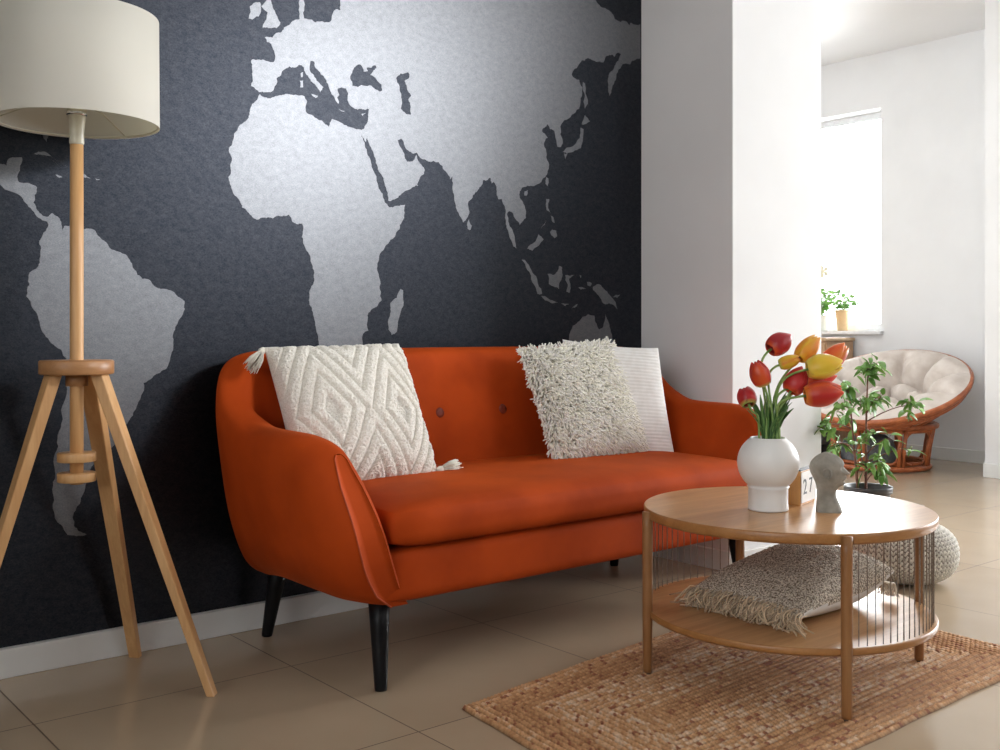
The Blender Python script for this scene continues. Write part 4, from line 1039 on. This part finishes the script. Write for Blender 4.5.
mb.build('bowl_frame',M['rattan'],pap)
def cushion():
    nr,na=60,220; V=[];F=[]
    for side in (1,-1):
        for i in range(nr+1):
            r=i/nr
            for j in range(na):
                a=2*PI*j/na; rad=r*(RR+.02)
                base=bowl(min(rad,RR*.985),a,0); 
                if rad>RR*.985: base=base+nrm*(rad-RR*.985)*.9+(bu*cos(a)+bv*sin(a))*(rad-RR*.985)*.6
                nv_=(BC+nrm*(SR-DEP)-base).normalized()
                # puffs: outer ring of 8, inner ring of 6, centre
                if r>.52: k=10; ph=.3; c0,c1=.52,1.0
                elif r>.2: k=6; ph=.9; c0,c1=.2,.52
                else: k=3;ph=0;c0,c1=-.2,.2
                rv=abs(sin(PI*(r-c0)/(c1-c0)))**.42 if r<.999 else 0
                av=abs(sin((a+ph)*k/2))**.38
                if c0<0: av=1
                edge=max(0,1-max(0,(r-.92)/.08)**2)**.5
                hgt=.01*edge+.165*(rv*.85+.15)*(av*.95+.05)*edge+.006*nz(a*26*max(r,.15),r*9,4)*edge
                hgt+=.004*nz(a*9*max(r,.1),r*22,1)*edge
                if side<0: hgt=.004
                V.append(base+nv_*hgt)
    K=(nr+1)*na
    for i in range(nr):
        for j in range(na):
            a=i*na+j;b=i*na+(j+1)%na;c=(i+1)*na+(j+1)%na;d=(i+1)*na+j
            F.append((d,c,b,a)); F.append((a+K,b+K,c+K,d+K))
    o=mesh('seat_cushion',V,F,M['papasan_cushion'],pap)
    bm=bmesh.new(); bm.from_mesh(o.data); bmesh.ops.remove_doubles(bm,verts=bm.verts,dist=.0006); bmesh.ops.recalc_face_normals(bm,faces=bm.faces); bm.to_mesh(o.data); bm.free()
    o.data.polygons.foreach_set('use_smooth',[True]*len(o.data.polygons))
cushion()
# grey pouf stored under the chair and dark basket beside it
gp=lathe('floor_pouf',[(.0,.0),(.13,.0),(.165,.02),(.18,.07),(.178,.13),(.16,.19),(.11,.225),(0,.235)],M['grey_fabric'],None,48,(6.47,.90,0))
tag(gp,'round grey fabric pouf tucked inside the base of the rattan chair','pouf')
bk=thing('storage_basket','low dark grey basket with black base on the floor left of the rattan chair','basket',(6.60,1.52,0))
lathe('basket_base',[(.0,0),(.19,0),(.20,.02),(.20,.10),(.19,.11)],M['black_plastic'],bk,40)
lathe('basket_body',[(.19,.11),(.215,.14),(.225,.22),(.215,.30),(.19,.33),(.17,.335),(0,.325)],M['grey_fabric'],bk,40)

# cabinet under the window
cb=thing('cabinet','light wooden cabinet under the window behind the rattan chair','cabinet',(7.05,1.86,0))
box('cabinet_body',(.01,0,.43),(.36,.74,.86),M['cabinet'],cb,.006)
box('cabinet_top',(0,0,.872),(.40,.76,.024),M['cabinet_edge'],cb,.004)
for sy in (-1,1):
    d=box('door',(-.177,sy*.183,.44),(.018,.355,.80),M['cabinet'],cb,.003)
    lathe('door_knob',[(0,0),(.008,0),(.007,.012),(.013,.018),(.010,.026),(0,.028)],M['black_plastic'],d,16)
    C.objects[-1].matrix_local=Matrix.Translation((-.186,sy*.03,.62))@Euler((0,-PI/2,0)).to_matrix().to_4x4()

# window-sill plants
wp=thing('potted_plant','tall slender leafy plant in a tan clay pot on the far window sill','plant',(7.335,1.645,.937))
lathe('pot',[(.038,0),(.040,.002),(.055,.15),(.059,.152),(.059,.165),(.053,.165),(.051,.15)],M['tan_pot'],wp,28,capt=False)
lathe('soil',[(.05,.145),(0,.148)],M['soil'],wp,20,capb=False)
def sprigs(parent,origin,n,spread,h,seed,mat,droop=0,ls=(.03,.055),z0=.14):
    rg=random.Random(seed); mb=MB(); tw=MB()
    for k in range(n):
        a=rg.uniform(0,2*PI); r=rg.uniform(.2,1)*spread; hh=rg.uniform(.2,1)*h
        b0=Vector((rg.uniform(-.02,.02),rg.uniform(-.02,.02),z0)); e=Vector((cos(a)*r*.5,sin(a)*r,z0+hh if not droop else z0+.06-hh*droop))
        P=bz(b0,b0+Vector((0,0,max(.05,hh*.5))),e+Vector((0,0,.06)),e,8); tw.tube(P,.0015,4)
        for i in range(2,9):
            for q in range(2):
                d=Vector((rg.gauss(0,1),rg.gauss(0,1),rg.gauss(0,.5))).normalized(); ln=rg.uniform(*ls); sd=d.orthogonal().normalized()
                p=P[i]; m_=p+d*ln*.5; mb.add([p,m_+sd*ln*.3,p+d*ln,m_-sd*ln*.3,m_+d.cross(sd)*ln*.08],[(0,1,4),(1,2,4),(2,3,4),(3,0,4)])
    mb.build('foliage',mat,parent); tw.build('stems',M['stem'],parent)
sprigs(wp,None,9,.15,.16,3,M['leaf'])
wq=thing('potted_plant','trailing green plant in white pot on the window sill, half hidden by the pillar','plant',(7.33,1.84,.937))
lathe('pot',[(.05,0),(.055,.003),(.068,.12),(.07,.125),(.064,.125),(.06,.11)],M['white_pot'],wq,28,capt=False)
sprigs(wq,None,16,.12,.26,8,M['leaf'],0,(.03,.06),.11)
fl=MB(); 
for (dy,dz) in ((-.02,.48),(.03,.50),(.015,.46)):
    c=Vector((0,dy,dz)); 
    for k in range(5):
        a=k*2*PI/5; d=Vector((.2,cos(a),sin(a))).normalized(); s_=Vector((0,-sin(a),cos(a))); fl.add([c,c+d*.03+s_*.018,c+d*.055,c+d*.03-s_*.018],[(0,1,2,3)])
b_=fl.build('blossom',M['flower'],wq,False); m=b_.modifiers.new('t','SOLIDIFY'); m.thickness=.001
tb=MB(); tb.tube(bz(Vector((0,0,.11)),Vector((0,-.03,.28)),Vector((0,.02,.36)),Vector((0,.0,.48)),10),.003,6); tb.tube(bz(Vector((0,-.01,.25)),Vector((0,-.04,.3)),Vector((0,-.06,.4)),Vector((0,-.1,.47)),8),.002,6); tb.build('flower_stem',M['stem'],wq)

# ------------------------------------------------------------------ light
w=bpy.data.worlds.new('world'); sc.world=w; w.use_nodes=True
bg=w.node_tree.nodes['Background']; bg.inputs[0].default_value=(.93,.96,1,1); bg.inputs[1].default_value=WS
def area(name,loc,rot,sx,sy,e,col=(1,1,1)):
    l=bpy.data.lights.new(name,'AREA'); l.shape='RECTANGLE'; l.size=sx; l.size_y=sy; l.energy=e; l.color=col
    o=bpy.data.objects.new(name,l); C.objects.link(o); o.location=loc; o.rotation_euler=rot; return o
# light at each window; the front and left windows are unseen additions
area('added_mural_reflection_light',((W2[0]+W2[1])/2,YB-.30,(W2[2]+W2[3])/2),(PI/2,0,0),W2[1]-W2[0],W2[3]-W2[2],LF,(.97,.99,1))
area('added_fill_light_left',(XL-.22,(W4[0]+W4[1])/2,(W4[2]+W4[3])/2),(PI/2,0,-PI/2),W4[1]-W4[0],W4[3]-W4[2],LL,(.95,.98,1))
area('daylight_window_right',(XW+.30,(W3[0]+W3[1])/2,(W3[2]+W3[3])/2),(PI/2,0,PI/2),W3[1]-W3[0],W3[3]-W3[2],LR,(.95,.98,1))
area('daylight_window_hall',(XW+.30,(W1[0]+W1[1])/2,(W1[2]+W1[3])/2),(PI/2,0,PI/2),W1[1]-W1[0],W1[3]-W1[2],LH,(.95,.98,1))

cl=thing('added_mural_spot','round white ceiling spot, added out of view to light the mural','lamp',(4.15,-4.65,H))
lathe('added_spot_body',[(0,-.002),(.20,-.002),(.205,-.01),(.205,-.075),(.195,-.08),(.19,-.06),(0,-.055)],M['upvc'],cl,48,capb=False,capt=False)
l=bpy.data.lights.new('added_mural_spot_light','SPOT'); l.energy=LC_; l.spot_size=math.radians(SA); l.spot_blend=1; l.shadow_soft_size=.45; l.color=(.98,.99,1)  # added spot, out of view, makes the highlight on the mural
o=bpy.data.objects.new('added_mural_spot_light',l); C.objects.link(o); o.location=(4.15,-4.65,H-.10)
o.rotation_euler=(Vector((1.30,0,1.95))-o.location).to_track_quat('-Z','Y').to_euler()

sc.view_settings.view_transform='Standard'; sc.view_settings.look='None'; sc.view_settings.gamma=1
sc.view_settings.use_curve_mapping=False; sc.view_settings.exposure=EXPO
